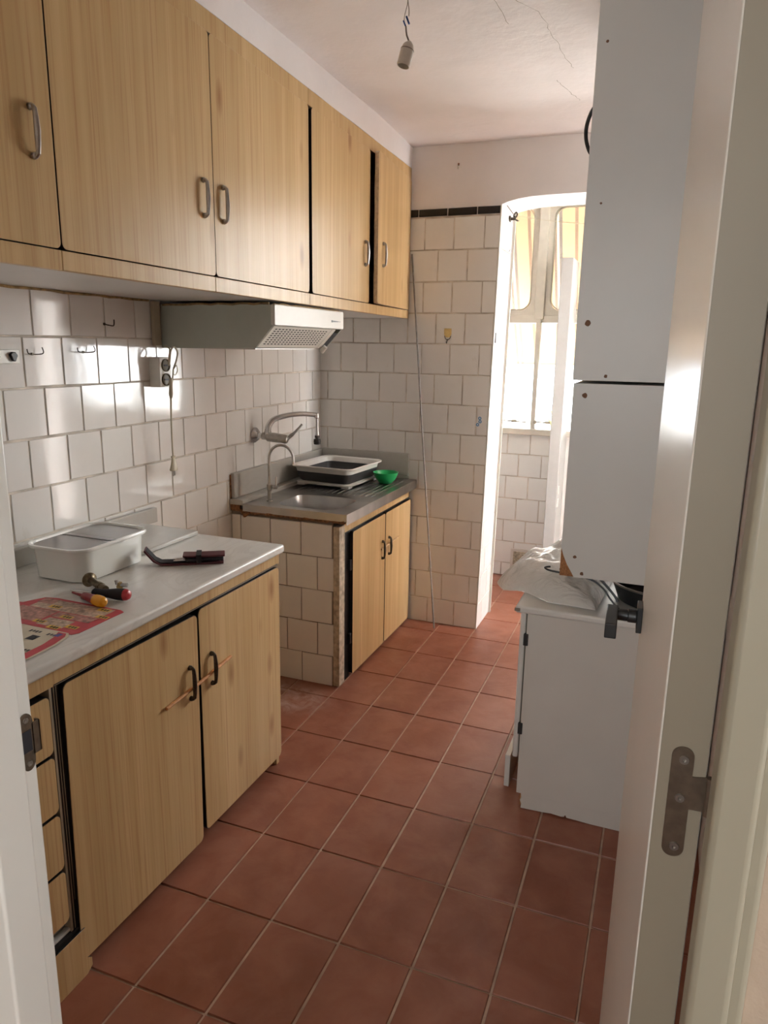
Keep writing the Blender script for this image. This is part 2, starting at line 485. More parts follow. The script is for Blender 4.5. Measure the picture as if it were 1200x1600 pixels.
for (a, b, p) in rows:
    e = .198 + .028 * (a + b) / 2 / 2.17
    tiles(mb, (XW, YF, 0), (1, 0, 0), (0, 0, 1), (0, -1, 0), e - XW, [(a, b, p)], TP, .0045, 'wall_tile', h=.0045)
build('wall_tiles', mb, wf, smooth=0)
mb = MB(); tiles(mb, (.2005, YF + .004, 0), (0, 1, 0), (0, 0, 1), (1, 0, 0), .27, [(a, b, .02 + .07 * (i % 2)) for i, (a, b, p) in enumerate(rows)], TP, .004, 'wall_tile', h=.0045)
mb.warp(lean); build('pier_side_tiles', mb, wf, smooth=0)
mb = MB(); tiles(mb, (-.39, YF - .002, 2.1285), (1, 0, 0), (0, 0, 1), (0, -1, 0), .615, [(0, .040, .053)], .150, .004, 'black_tile', h=.006)
build('black_border_tiles', mb, wf, smooth=0)
mb = MB(); mb.prism([(.198, YF - .006, 0), (.206, YF - .006, 0), (.234, YF - .006, 2.17), (.226, YF - .006, 2.17)], (0, .010, 0), 'white_paint')
build('corner_bead', mb, wf, bevel=.003)
# slim metal frame closing the passage side
mb = MB(); mb.prism([(.200, YF + .283, 0), (.200, YF + .312, 0), (.228, YF + .312, 2.17), (.228, YF + .283, 2.17)], (.012, 0, 0), 'white_paint')
mb.prism([(.212, YF + .280, 0), (.212, YF + .284, 0), (.240, YF + .284, 2.17), (.240, YF + .280, 2.17)], (.004, 0, 0), 'gasket')
struct('trim_1', mb)

# right wall, entry wall with the door opening, hall
mb = MB(); mb.box(XR, XR + .12, -.60, YF + .02, -.1, 2.6, 'plaster'); struct('wall_right', mb)
mb = MB()
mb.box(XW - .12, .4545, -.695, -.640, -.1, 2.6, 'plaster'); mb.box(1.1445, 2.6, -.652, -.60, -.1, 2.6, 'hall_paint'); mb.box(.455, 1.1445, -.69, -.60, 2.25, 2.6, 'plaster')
struct('wall_near', mb)
mb = MB(); mb.box(-1.0, -.9, -3.3, -.69, -.1, 2.6, 'hall_white'); mb.box(2.5, 2.6, -3.3, -1.2, -.1, 2.6, 'hall_white'); mb.box(2.5, 2.6, -.85, -.65, -.1, 2.6, 'hall_white'); mb.box(2.5, 2.6, -1.2, -.85, -.1, .9, 'hall_white'); mb.box(2.5, 2.6, -1.2, -.85, 1.75, 2.6, 'hall_white'); mb.box(-1.0, .4, -3.4, -3.3, -.1, 2.6, 'hall_white'); mb.box(.9, 2.6, -3.4, -3.3, -.1, 2.6, 'hall_white'); mb.box(.4, .9, -3.4, -3.3, -.1, 1.2, 'hall_white'); mb.box(.4, .9, -3.4, -3.3, 2.1, 2.6, 'hall_white')
mb.box(-.9, XW - .1, -.72, -.65, -.1, 2.6, 'hall_white')
wh_ = struct('wall_hall', mb)
mb = MB()
for a_, b_, c_, d_ in ((-1.2, -1.15, .9, 1.75), (-.90, -.85, .9, 1.75), (-1.2, -.85, .9, .95), (-1.2, -.85, 1.70, 1.75)): mb.box(2.53, 2.58, a_, b_, c_, d_, 'white_paint')
w2 = struct('hall_fill_window_side', mb)  # unseen hall side opening, added as fill light on the left jamb
mb = MB(); mb.box(2.553, 2.556, -1.17, -.88, .93, 1.72, 'pane_glass'); build('window_pane', mb, w2, smooth=0)
mb = MB()
for a_, b_, c_, d_ in ((.4, .44, 1.2, 2.1), (.86, .9, 1.2, 2.1), (.4, .9, 1.2, 1.24), (.4, .9, 2.06, 2.1)): mb.box(a_, b_, -3.38, -3.33, c_, d_, 'white_paint')
w3 = struct('hall_fill_window_back', mb)  # unseen hall back opening, added as frontal fill light
mb = MB(); mb.box(.42, .88, -3.356, -3.353, 1.22, 2.08, 'pane_glass'); build('window_pane', mb, w3, smooth=0)
mb = MB(); mb.box(-1.0, 2.6, -3.3, -.66, 2.55, 2.62, 'hall_white'); struct('ceiling_hall', mb)
# back room
mb = MB()
mb.box(-.45, -.35, YF + .30, YB + .1, -.1, 2.6, 'back_plaster'); mb.box(2.22, 2.32, YF + .28, YB + .1, -.1, 2.6, 'back_plaster'); mb.box(XR + .049, 2.25, YF + .2, YF + .30, -.1, 2.6, 'back_plaster')
struct('wall_back_room', mb)
mb = MB(); mb.box(-.45, 2.32, YF + .3, YB + .1, 2.50, 2.6, 'back_plaster'); struct('ceiling_back_room', mb)
mb = MB()
mb.box(-.36, 2.23, YB, YB + .10, -.1, .965, 'back_plaster'); mb.box(-.36, 2.23, YB, YB + .1, 2.40, 2.55, 'back_plaster')
mb.box(-.36, -.27, YB, YB + .1, .965, 2.40, 'back_plaster'); mb.box(2.10, 2.23, YB, YB + .1, .965, 2.40, 'back_plaster')
wb = struct('wall_back', mb)
mb = MB(); rows = [(max(.975 - .1475 * (k + 1), .0), .975 - .1475 * k, .358 + .108 + (.078 if k % 2 else 0)) for k in range(7)]
tiles(mb, (-.35, YB, 0), (1, 0, 0), (0, 0, 1), (0, -1, 0), .755, rows, .148, .004, 'back_tile', h=.0045)
build('wall_tiles', mb, wb, smooth=0)
mb = MB(); mb.box(-.35, .41, YB - .0015, YB, 0, .97, 'grout_mat'); build('grout', mb, wb, smooth=0)

# window over the tiled sill wall
wn = bpy.data.objects.new('window_1', None); COL.objects.link(wn); wn.location = (.1, YB, 1.0); wn['kind'] = 'structure'; ROOT['window_1'] = Vector((.1, YB, 1.0))
WP = 'window_paint'
mb = MB(); mb.box(-.28, 2.11, YB - .055, YB + .02, .962, 1.0, WP); build('window_sill', mb, wn, bevel=.004)
mb = MB(); mb.box(-.28, -.235, YB - .02, YB + .05, 1.0, 2.40, WP); mb.box(.242, .300, YB - .032, YB + .05, 1.675, 2.40, WP); mb.box(.258, .287, YB - .028, YB + .05, 1.0, 1.675, WP)
mb.box(-.25, 2.08, YB - .015, YB + .05, 1.655, 1.70, WP); mb.box(-.25, 2.08, YB - .015, YB + .05, 2.36, 2.40, WP)
for x_ in (.79, 1.37): mb.box(x_, x_ + .058, YB - .032, YB + .05, 1.675, 2.40, WP)
for x_ in (.806, 1.386): mb.box(x_, x_ + .029, YB - .028, YB + .05, 1.0, 1.675, WP)
mb.box(2.06, 2.105, YB - .02, YB + .05, 1.0, 2.40, WP)
build('window_frame', mb, wn, bevel=.004)
for (xa, xb) in ((-.235, .243), (.299, .791), (.847, 1.371), (1.427, 2.06)):
    for (off, th, mm, nm) in ((0, .030, WP, 'sash'), (.030, .007, 'gasket', 'gasket')):
        za, zb = 1.70 + off, 2.36 - off; a, b = xa + off, xb - off
        O = [((a+b)/2 + p, YB - (.008 if nm == 'sash' else .012), (za+zb)/2 + q) for p, q in rrect(b-a, zb-za, .075)]
        I = [((a+b)/2 + p, YB - (.008 if nm == 'sash' else .012), (za+zb)/2 + q) for p, q in rrect(b-a-2*th, zb-za-2*th, .062)]
        if nm == 'sash':
            O = []
            for p, q in rrect(b-a, zb-za, .004): O.append(((a+b)/2 + p, YB - .008, (za+zb)/2 + q))
        mb = MB(); mb.ring(O, I, (0, .03, 0), mm); build(nm, mb, wn)
mb = MB()
for a, b, c, d in ((-.235, .243, 1.70, 2.36), (.299, .791, 1.70, 2.36), (.847, 1.371, 1.70, 2.36), (1.427, 2.06, 1.70, 2.36), (-.235, .258, 1.0, 1.655), (.287, .806, 1.0, 1.655), (.835, 1.386, 1.0, 1.655), (1.415, 2.06, 1.0, 1.655)): mb.box(a, b, YB + .018, YB + .021, c, d, 'pane_glass')
build('window_pane', mb, wn, smooth=0)
for x0, x1 in ((.06, .235), (.29, .43)):
    mb = MB(); z0 = 1.045
    mb.sweep([(x0, YB - .035, z0 + .002), (x1, YB - .035, z0 - .004)], .0045, 'gasket', 8)
    mb.lathe((x0, YB - .046, z0), (0, 1, 0), [(0, .011), (.02, .011)], 'gasket', 14); mb.lathe(((x0 + x1)/2 - .01, YB - .035, z0), (1, 0, 0), [(0, .009), (.035, .009)], 'gasket', 12)
    build('window_latch', mb, wn)

# floor vent in the back wall
vg = thing('vent_grille', (.255, YB, .05), 'dusty white vent grille low on the tiled wall under the window', 'vent')
mb = MB(); O = [(.255 + p, YB - .012, .117 + q) for p, q in rrect(.152, .152, .004)]; I = [(.255 + p, YB - .012, .117 + q) for p, q in rrect(.118, .118, .003)]
mb.ring(O, I, (0, .013, 0), 'dirty_white'); build('vent_frame', mb, vg, bevel=.002)
mb = MB(); mb.box(.195, .315, YB - .0062, YB, .057, .177, 'dark_inside')
for k in range(11): mb.box(.196, .314, YB - .0115, YB - .006, .060 + k * .0108, .0675 + k * .0108, 'vent_dust', T=None)
build('louvre', mb, vg)

# tall white leaf seen edge-on in the back room
pn = thing('door_panel', (.46, 3.3, 0), 'tall narrow white panel standing beside the bright back window', 'panel')
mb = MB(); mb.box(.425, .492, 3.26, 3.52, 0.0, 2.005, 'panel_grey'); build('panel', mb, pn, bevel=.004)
for z in (.56, .64): 
    mb = MB(); mb.box(.492, .498, 3.27, 3.30, z, z + .05, 'dirty_white'); build('hinge', mb, pn, bevel=.001)

# ------------------------------------------------------------------ outside the window
aw = thing('awning', (.3, 3.8, 2.55), 'orange awning with brown stripes hanging outside the back window', 'awning')
A0, A1 = Vector((0, 3.74, 2.50)), Vector((0, 4.45, 1.385))
mb = MB(); n_ = 16; vs = []
for i in range(n_ + 1):
    t = i / n_; p = A0.lerp(A1, t); sag = -.02 * math.sin(PI * t)
    vs += [(-1.6, p.y + sag, p.z + sag), (.98, p.y + sag, p.z + sag)]
mb.add(vs, [(2*i, 2*i+1, 2*i+3, 2*i+2) for i in range(n_)], 'awning_fabric')
cl = build('fabric', mb, aw, smooth=60); so = cl.modifiers.new('thick', 'SOLIDIFY'); so.thickness = .002
mb = MB(); mb.box(-1.6, .98, 4.44, 4.475, 1.335, 1.385, 'awning_bar'); build('front_bar', mb, aw, bevel=.008)
mb = MB(); mb.lathe((-1.6, 3.74, 2.53), (1, 0, 0), [(0, .04), (2.58, .04)], 'awning_bar'); build('roller', mb, aw)
pw = MB(); pw.box(-2.5, 4.2, 5.4, 5.5, -.4, .92, 'outside_white'); solo('parapet', pw, 'sunlit white terrace wall outside the back window', 'parapet')
gr = MB(); gr.box(-3.2, 5.0, 3.66, 14, -.5, -.3, 'outside_white'); struct('ground', gr)
bd = thing('building', (1, 13, -.3), 'pale sunlit building facing the back window behind the awning', 'building')
mb = MB(); mb.box(-6, 9, 13, 13.4, -.3, 7, 'outside_white'); build('facade', mb, bd)
for k in range(7):
    mb = MB(); mb.box(-5 + k * 1.6, -4.1 + k * 1.6, 12.95, 13.02, .35, 1.2, 'outside_blue'); build('window', mb, bd)
fp = thing('flower_pot', (.36, 3.95, .70), 'pale pot with yellow leaves outside the back window', 'plant')
mb = MB(); mb.lathe((.36, 3.95, .70), (0, 0, 1), [(0, .06), (.16, .085), (.17, .09), (.17, .075), (.15, .07)], 'terracotta_pot'); build('pot', mb, fp)
mb = MB(); mb.box(.1, .62, 3.80, 4.08, .62, .70, 'outside_white'); lg = struct('trim_2', mb)
mb = MB()
for k, (dx, dz, an) in enumerate([(-.02, .36, 2.3), (-.035, .30, 2.2), (.02, .28, 1.7), (.07, .23, .9), (.05, .20, 1.2), (.09, .16, .4), (.0, .22, 1.9), (.06, .13, .6)]):
    b = Vector((.36 + dx, 3.95, .70 + dz)); d = Vector((math.cos(an), .2, math.sin(an))) * .045; s_ = Vector((-d.z, .006, d.x)) * .3
    mb.add([b - d, b + s_, b + d, b - s_, b + Vector((0, .006, 0))], [(0, 1, 4), (1, 2, 4), (2, 3, 4), (3, 0, 4)], 'leaf_yellow')
    mb.sweep([(.36, 3.95, .86), b - d], .0025, 'leaf_yellow', 5)
build('leaves', mb, fp, smooth=0)

# ------------------------------------------------------------------ wall cabinets on the left
def zt(y): return 2.418 - .0233 * y
def zb(y): return 1.658 - .007 * y
def W(v):
    t = (v.z - 1.65) / .74; a = zb(v.y); return Vector((v.x, v.y, a + (zt(v.y) - a) * t))
XF = -.225
def bow_handle(base, nrm, along, L, mat, off=.0140):
    """metal bow handle: two square feet, a grip that swells in the middle"""
    base = Vector(base); nrm = Vector(nrm).normalized(); al = Vector(along).normalized()
    mb = MB()
    prof = [(-.5, .0, .0052), (-.5, .7, .0052), (-.46, 1.0, .0050), (-.3, 1.12, .0056), (0, 1.2, .0068), (.3, 1.12, .0056), (.46, 1.0, .0050), (.5, .7, .0052), (.5, 0, .0052)]
    P = [base + al * (a * L) + nrm * (b * off) for a, b, r in prof]
    mb.sweep(P, [r for a, b, r in prof], mat, 8)
    for s_ in (-.5, .5):
        c = base + al * (s_ * L); mb.lathe(c, nrm, [(0, .0075), (.006, .0075), (.009, .0055)], mat, 8)
    return mb
def wall_cabinet(y0, y1, label, doors, valance, stiles):
    r = thing('wall_cabinet', (-.48, (y0+y1)/2, 1.65), label, 'cabinet', 'wood laminate cabinets along the left wall')
    mb = MB(); e = .018
    mb.box(XW + .008, XF - .030, y0 + .001, y0 + e, 1.662, 2.39, 'wood_edge'); mb.box(XW + .008, XF - .030, y1 - e, y1 - .001, 1.662, 2.39, 'wood_edge')
    mb.box(XW + .008, XW + .016, y0 + e, y1 - e, 1.662, 2.39, 'dark_inside'); mb.box(XW + .008, XF - .03, y0 + e, y1 - e, 2.37, 2.389, 'wood_edge')
    mb.box(XW + .016, XF - .032, y0 + e, y1 - e, 1.676, 1.690, 'dark_inside')
    for s_ in stiles: mb.box(XF - .04, XF - .022, s_ - .02, s_ + .02, 1.688, 2.34, 'black_edge')
    mb.warp(W); build('carcass', mb, r, smooth=0)
    mb = MB(); mb.box(XW + .008, XF - .024, y0 + .0005, y1 - .0005, 1.652, 1.674, 'white_laminate'); mb.warp(W); build('underside', mb, r, smooth=0)
    for a, b in valance:
        mb = MB(); mb.box(XF - .022, XF - .002, a + .0006, b - .0006, 1.650, 1.692, 'wood_laminate'); mb.warp(W); build('valance', mb, r, bevel=.0015)
    mb = MB(); mb.box(XF - .024, XF - .004, y0 + .0006, y1 - .0006, 2.3355, 2.39, 'wood_laminate'); mb.warp(W); build('top_rail', mb, r, bevel=.0015)
    for (a, b, hy, hz, ang, piv) in doors:
        def T(v, ang=ang, piv=piv):
            if ang:
                d = Vector((v.x - XF, v.y - piv, 0)); c, s_ = math.cos(ang), math.sin(ang)
                v = Vector((XF + c*d.x - s_*d.y, piv + s_*d.x + c*d.y, v.z))
            return v
        mb = MB(); rbox_x(mb, XF - .019, XF, a, b, 1.694, 2.334, .014, 'wood_laminate', 'wood_edge' if ang else 'black_edge')
        mb.warp(W); mb.warp(T); d = build('door', mb, r, bevel=.001)
        mb = bow_handle((XF, hy, hz), (1, 0, 0), (0, 0, 1), .094, 'worn_chrome'); mb.warp(T); build('handle', mb, d)
    return r
wall_cabinet(-.58, .187, 'wood laminate wall cabinet with one visible door, nearest to the entrance', [(-.575, .185, .128, 1.926, 0, 0)], [(-.58, .187)], [.186])
wall_cabinet(.187, 1.399, 'wide wood laminate wall cabinet with two closed doors and paired handles', [(.1885, .784, .733, 1.905, 0, 0), (.786, 1.392, .832, 1.903, 0, 0)], [(.187, .783), (.783, 1.399)], [.20, 1.38])
a5 = .068
wc = wall_cabinet(1.399, 2.522, 'wood laminate wall cabinet beside the far wall with its last door ajar', [(1.416, 1.976, 1.925, 1.892, 0, 0), (1.985, 2.516, 2.055, 1.90, a5, 2.516)], [(1.399, 2.518)], [1.41])

# plastered filling over the cabinets
mb = MB(); vs = []
ys = [-.60 + (YF + .60) * i / 24 for i in range(25)]
for i, y in enumerate(ys):
    x = XF - .002 + .003 * noise.noise(Vector((y * 4, 0, 0))); zz = zt(y) + .002 + .004 * noise.noise(Vector((y * 9, 5, 0)))
    vs += [(XW, y, zt(y)), (x - .004, y, zz), (x, y, 2.52), (XW, y, 2.52)]
mb.add(vs, [(4*i+a, 4*i+(a+1) % 4, 4*i+4+(a+1) % 4, 4*i+4+a) for i in range(24) for a in range(4)], 'plaster')
struct('trim_3', mb, smooth=50)

# greasy seal line where cabinets meet the tiles
mb = MB(); P = [(XW + .010, -.5 + .05 * i, zb(-.5 + .05 * i) - .002 + random.uniform(-.002, .002)) for i in range(33)]
mb.sweep(P, .0045, 'grease_brown', 6); build('sealant', mb, wl)

# ------------------------------------------------------------------ extractor hood
hd = thing('extractor_hood', (-.5, 1.455, 1.49), 'old extractor hood under the wall cabinets, grey sides and white slotted front', 'extractor hood')
H0, H1 = 1.167, 1.745
prof = [(XW + .008, 1.641), (-.252, 1.637), (-.252, 1.569), (-.326, 1.489), (XW + .008, 1.482)]
mb = MB(); mb.prism([(x, H0, z) for x, z in prof], (0, .004, 0), 'hood_green'); mb.prism([(x, H1 - .004, z) for x, z in prof], (0, .004, 0), 'hood_green')
mb.box(XW + .008, -.26, H0 + .004, H1 - .004, 1.628, 1.636, 'hood_green'); mb.box(XW + .008, -.33, H0 + .004, H1 - .004, 1.483, 1.488, 'dirty_white')
build('hood_body', mb, hd, smooth=0)
mb = MB(); P = [(-.262, (H0+H1)/2 + a, 1.603 + b) for a, b in rrect(H1 - H0 + .006, .072, .007)]
mb.prism(P, (.016, 0, 0), 'hood_white'); build('fascia', mb, hd, bevel=.003)
g0, g1 = Vector((-.256, 0, 1.566)), Vector((-.326, 0, 1.492)); gd = (g1 - g0); gl = gd.length; gd.normalize(); gn = Vector((-gd.z, 0, gd.x)) * -1
if gn.x < 0: gn = -gn
mb = MB(); GA, GB = H0 + .006, H1 - .095
mb.prism([g0 + Vector((0, GA, 0)), g0 + Vector((0, GB, 0)), g1 + Vector((0, GB, 0)), g1 + Vector((0, GA, 0))], gn * .003, 'hood_grille')
for i in range(8):
    for j in range(17):
        c = g0 + gd * (gl * (.12 + .10 * i)) + Vector((0, GA + .03 + j * (GB - GA - .06) / 16.3, 0)) + gn * .0031
        a = gd * .0022; b = Vector((0, .0075, 0))
        mb.prism([c - a - b, c - a + b, c + a + b, c + a - b], gn * .0003, 'dark_inside')
build('filter_grille', mb, hd, smooth=0)
mb = MB()
mb.prism([g0 + Vector((0, GB + .002, 0)), g0 + Vector((0, GB + .034, 0)), g1 + Vector((0, GB + .034, 0)), g1 + Vector((0, GB + .002, 0))], gn * .004, 'hood_grille')
q0, q1 = g0 + gd * .02, g1
mb.prism([q0 + Vector((0, GB + .036, 0)), q0 + Vector((0, GB + .088, 0)), q1 + Vector((0, GB + .088, 0)), q1 + Vector((0, GB + .036, 0))], gn * .001, 'tub_grey')
build('lamp_cover', mb, hd)
mb = MB(); c = g1 + Vector((.015, GB + .04, -.005)); mb.lathe(c, (-.6, 0, -.6), [(-.012, .010), (.016, .012), (.02, .009)], 'hood_white', 12); build('switch', mb, hd)
mb = MB()
for k, (a, w_, h_) in enumerate([(0, .011, .009), (.014, .008, .007), (.024, .012, .005), (.038, .010, .005), (.050, .016, .0035), (.068, .020, .002)]): mb.box(-.2462, -.2455, 1.628 + a, 1.628 + a + w_, 1.597 - h_/2, 1.597 + h_/2, 'ink')
build('logo_mark', mb, hd, smooth=0)
mb = MB(); P = [(XW + .02 + .030 * i, H0 - .001, 1.640 + random.uniform(-.003, .003)) for i in range(16)]
mb.sweep(P, .004, 'grease_brown', 6); mb.sweep([(-.250, H0 + .03 * i, 1.640 + random.uniform(-.002, .002)) for i in range(19)], .003, 'grease_brown', 6); build('grease_line', mb, hd)
mb = MB(); mb.box(XW + .006, XW + .022, H0 - .055, H0 - .018, 1.49, 1.648, 'cream_edge'); build('cable_duct', mb, hd, bevel=.003)

# ------------------------------------------------------------------ base cabinet on the left
XC = -.130; YC0, YC1 = -.58, .972
bc = thing('base_cabinet', (-.43, .2, 0), 'long wood laminate base cabinet with drawers and two doors under the marble worktop', 'cabinet', 'wood laminate cabinets along the left wall')
mb = MB(); e = .018
mb.box(XW + .012, XC - .032, YC0, YC0 + e, 0, .805, 'wood_edge'); mb.box(XW + .012, XC - .020, YC1 - e, YC1, .0, .805, 'wood_laminate')
mb.box(XW + .012, XC - .032, -.035, -.017, .0, .805, 'wood_edge'); mb.box(XW + .012, XW + .024, YC0 + e, YC1 - e, 0, .805, 'wood_edge')
mb.box(XW + .03, XC - .05, -.017, YC1 - e, .045, .063, 'wood_edge'); mb.box(XC - .12, XC - .10, -.017, YC1 - e, 0, .045, 'dark_inside')
mb.box(XC - .06, XC - .030, -.005, YC1 - e, .06, .77, 'dark_inside')
build('carcass', mb, bc, smooth=0)
mb = MB(); mb.box(XC - .032, XC - .006, YC0, YC1, .766, .806, 'wood_laminate'); build('top_rail', mb, bc, bevel=.001)
def door_low(y0, y1, z0, z1, sag, piv, hy, hz, r=.016):
    def T(v):
        c, s_ = math.cos(sag), math.sin(sag); dy, dz = v.y - piv, v.z - z1
        return Vector((v.x, piv + c*dy - s_*dz, z1 + s_*dy + c*dz))
    mb = MB(); rbox_x(mb, XC - .019, XC - .0005, y0, y1, z0, z1, r, 'black_edge'); rbox_x(mb, XC - .0006, XC + .001, y0 + .0018, y1 - .0018, z0 + .0018, z1 - .0018, r, 'wood_laminate'); mb.warp(T); d = build('door', mb, bc)
    mb = bow_handle((XC + .001, hy, hz), (1, 0, 0), (0, 0, 1), .094, 'dark_bronze'); build('handle', mb, d)
    return d
d1 = door_low(-.012, .487, .040, .764, -.020, -.012, .440, .562)
d2 = door_low(.492, .958, .047, .762, -.004, .95, .545, .563)
# dark stile of stacked edging between drawers and door
mb = MB()
for k, (a, b, m_) in enumerate([(-.0420, -.036, 'cream_edge'), (-.036, -.030, 'black_edge'), (-.030, -.0285, 'cream_edge'), (-.0285, -.023, 'black_edge'), (-.023, -.0215, 'cream_edge'), (-.0215, -.0155, 'black_edge')]):
    mb.box(XC - .030, XC - .008 - .001 * (k % 2), a, b, .135, .775, m_)
build('edge_strip', mb, bc, smooth=0)
mb = MB()
for k, (a, b, m_) in enumerate([(.7650, .7672, 'black_edge'), (.7672, .7680, 'cream_edge'), (.7680, .7702, 'black_edge')]): mb.box(XC - .024, XC - .0055 + .0006 * (k % 2), -.03, .958, a, b, m_)
build('edge_strip', mb, bc, smooth=0)
zz = [(.612, .752), (.467, .606), (.320, .461), (.178, .314)]
for a, b in zz:
    mb = MB(); rbox_x(mb, XC - .028, XC - .006, YC0 + .004, -.045, a, b, .012, 'black_edge'); rbox_x(mb, XC - .0061, XC - .0045, YC0 + .006, -.047, a + .0016, b - .0016, .012, 'wood_laminate')
    d = build('drawer', mb, bc)
mb = MB(); mb.box(XC - .25, XC - .03, YC0 + .02, -.04, .14, .15, 'dirty_white'); mb.box(XC - .026, XC - .012, YC0 + .02, -.022, .142, .149, 'dirty_white'); mb.box(XC - .03, XC - .004, YC0 + .004, -.017, .132, .140, 'black_edge')
mb.box(XC - .27, XC - .25, YC0 + .02, -.04, .14, .19, 'dark_inside'); build('drawer_rail', mb, bc, smooth=0)
mb = MB(); P = [(0, YC0, .0), (0, -.016, .0), (0, .001, .012), (0, .001, .035), (0, -.012, .045), (0, -.012, .130), (0, YC0, .130)]
mb.prism([(XC - .012, y, z) for _, y, z in P], (.016, 0, 0), 'wood_laminate', 'black_edge'); build('plinth_panel', mb, bc, bevel=.0008)
mb = MB(); mb.box(XW + .026, XC - .045, YC0 + .02, -.036, .2, .75, 'dark_inside'); build('drawer_box', mb, bc, smooth=0)

sk = MB(); sk.sweep([(-.1225, .325, .540), (-.1228, .48, .548), (-.1230, .640, .562)], .0050, 'stick_wood', 8)
solo('wooden_stick', sk, 'reddish wooden stick pushed through the two base cabinet door handles', 'stick')

# worktop
wt = thing('worktop', (-.43, .2, .808), 'white marble worktop with a rounded front edge on the long base cabinet', 'worktop')
mb = MB(); mb.box(XW + .010, XC + .012, YC0, YC1 + .008, .807, .836, 'marble'); build('slab', mb, wt, bevel=.008, seg=4)
mb = MB(); mb.box(XW + .010, XW + .030, YC0, 1.062, .836, .893, 'old_marble'); build('splashback', mb, wt, bevel=.003)
ms = MB(); ms.prism([(XW + .033, .672, .8365), (-.455, .672, .8365), (-.455, .962, .8365), (XW + .033, .965, .8365)], (0, 0, .016), 'old_marble')
solo('marble_offcut', ms, 'loose grey marble slab lying at the back of the white worktop', 'slab', bevel=.004)

# enamel tray with dark lid
tr = thing('enamel_container', (-.515, .50, .836), 'white enamel container with a grey translucent lid on the marble worktop', 'container')
cx, cy = -.515, .505
def loop(w_, h_, r_, z, dx=0, dy=0): return [Vector((cx + dx + a, cy + dy + b, z)) for a, b in rrect(w_, h_, r_, 7)]
prof = [(.182, .262, .040, .8365), (.192, .274, .046, .840), (.198, .284, .050, .90), (.202, .290, .052, .927), (.222, .312, .058, .929), (.226, .316, .060, .933), (.222, .312, .058, .938), (.206, .296, .052, .938), (.200, .290, .050, .934), (.196, .284, .048, .925)]
mb = MB(); L = [loop(*p) for p in prof]; n_ = len(L[0]); vs = [v for l in L for v in l]
mb.add(vs, [(i*n_+k, i*n_+(k+1) % n_, (i+1)*n_+(k+1) % n_, (i+1)*n_+k) for i in range(len(L) - 1) for k in range(n_)] + [tuple(range(n_))[::-1]], 'enamel')
build('tub', mb, tr, smooth=50)
mb = MB(); mb.prism(loop(.198, .288, .050, .926), (0, 0, .007), 'tray_lid'); build('lid', mb, tr, bevel=.002)
mb = MB(); mb.box(cx - .092, cx + .092, cy - .012, cy + .008, .933, .9345, 'tray_bar'); build('divider', mb, tr)

# leaflet (two pages)
def poly_at(mb, pts, z, m_): mb.add([(x, y, z) for x, y in pts], [tuple(range(len(pts)))], m_)
lf = thing('leaflet', (-.33, .1, .8365), 'red supermarket leaflet with food pictures on the near end of the worktop', 'leaflet')
Z = .8372
p1 = [(-.60, .0), (-.34, .088), (-.185, .080), (-.176, .095), (-.174, .245), (-.19, .253), (-.40, .258), (-.436, .250), (-.462, .200), (-.60, .17)]
mb = MB(); mb.prism([(x, y, Z - .0006) for x, y in p1], (0, 0, .0006), 'red_paper')
def rect(x0, x1, y0, y1, z, m_): poly_at(mb, [(x0, y0), (x1, y0), (x1, y1), (x0, y1)], z, m_)
rect(-.425, -.20, .185, .246, Z + .0003, 'meat_photo_b'); rect(-.445, -.325, .11, .183, Z + .0003, 'meat_photo'); rect(-.320, -.20, .150, .182, Z + .0003, 'meat_photo'); rect(-.315, -.235, .10, .145, Z + .0003, 'meat_photo_b')
rect(-.43, -.38, .215, .248, Z + .0005, 'meat_photo')
for x, y in ((-.355, .205), (-.275, .160), (-.225, .235), (-.215, .115), (-.195, .195), (-.315, .115), (-.255, .098)):
    rect(x - .020, x + .016, y - .008, y + .008, Z + .0007, 'yellow_tag')
    for q in (-.011, -.002, .006): rect(x + q, x + q + .006, y - .005, y + .005, Z + .0009, 'ink')
build('page', mb, lf, smooth=0)
p2 = [(-.60, -.12), (-.20, -.16), (-.166, -.06), (-.170, .02), (-.180, .066), (-.195, .083), (-.330, .083), (-.60, .02)]
mb = MB(); Z += .0012; mb.prism([(x, y, Z - .0006) for x, y in p2], (0, 0, .0006), 'cream_paper')
poly_at(mb, [(-.172, -.06), (-.176, .02), (-.186, .062), (-.198, .078), (-.222, .078), (-.208, .05), (-.199, .01), (-.197, -.06), (-.215, -.15), (-.20, -.155)], Z + .0003, 'red_paper')
rect(-.262, -.238, .018, .042, Z + .0005, 'ink'); rect(-.214, -.200, .055, .072, Z + .0006, 'blue_print')
for x, y in ((-.290, .060), (-.235, .058), (-.232, -.03), (-.30, .0), (-.27, -.05)):
    for q in range(4): rect(x + q * .009, x + q * .009 + .006, y - .005 + .002 * (q % 2), y + .006, Z + .0005, 'ink')
build('page', mb, lf, smooth=0)

# tools on the worktop
sd = thing('screwdriver', (-.29, .27, .836), 'small red screwdriver with a bright yellow handle end lying on the leaflet', 'screwdriver')
a, b = Vector((-.384, .290, .846)), Vector((-.238, .246, .8535)); ax = (b - a).normalized(); Ls = (b - a).length
mb = MB(); mb.lathe(a, ax, [(0, .0012), (.004, .003), (.052, .0045), (.056, .0045)], 'red_rubber', 12); build('shaft', mb, sd)
mb = MB(); mb.lathe(a, ax, [(.054, .006), (.060, .0095), (.085, .0105), (.105, .0125), (.118, .0135)], 'red_rubber', 14); build('grip', mb, sd)
mb = MB(); mb.lathe(a, ax, [(.116, .0142), (.128, .0150), (.142, .0150), (.152, .0125), (.156, .006)], 'yellow_plastic', 16)
build('end_cap', mb, sd)
sd = thing('screwdriver', (-.29, .31, .836), 'black screwdriver with a red rounded end beside the brown pipe fitting', 'screwdriver')
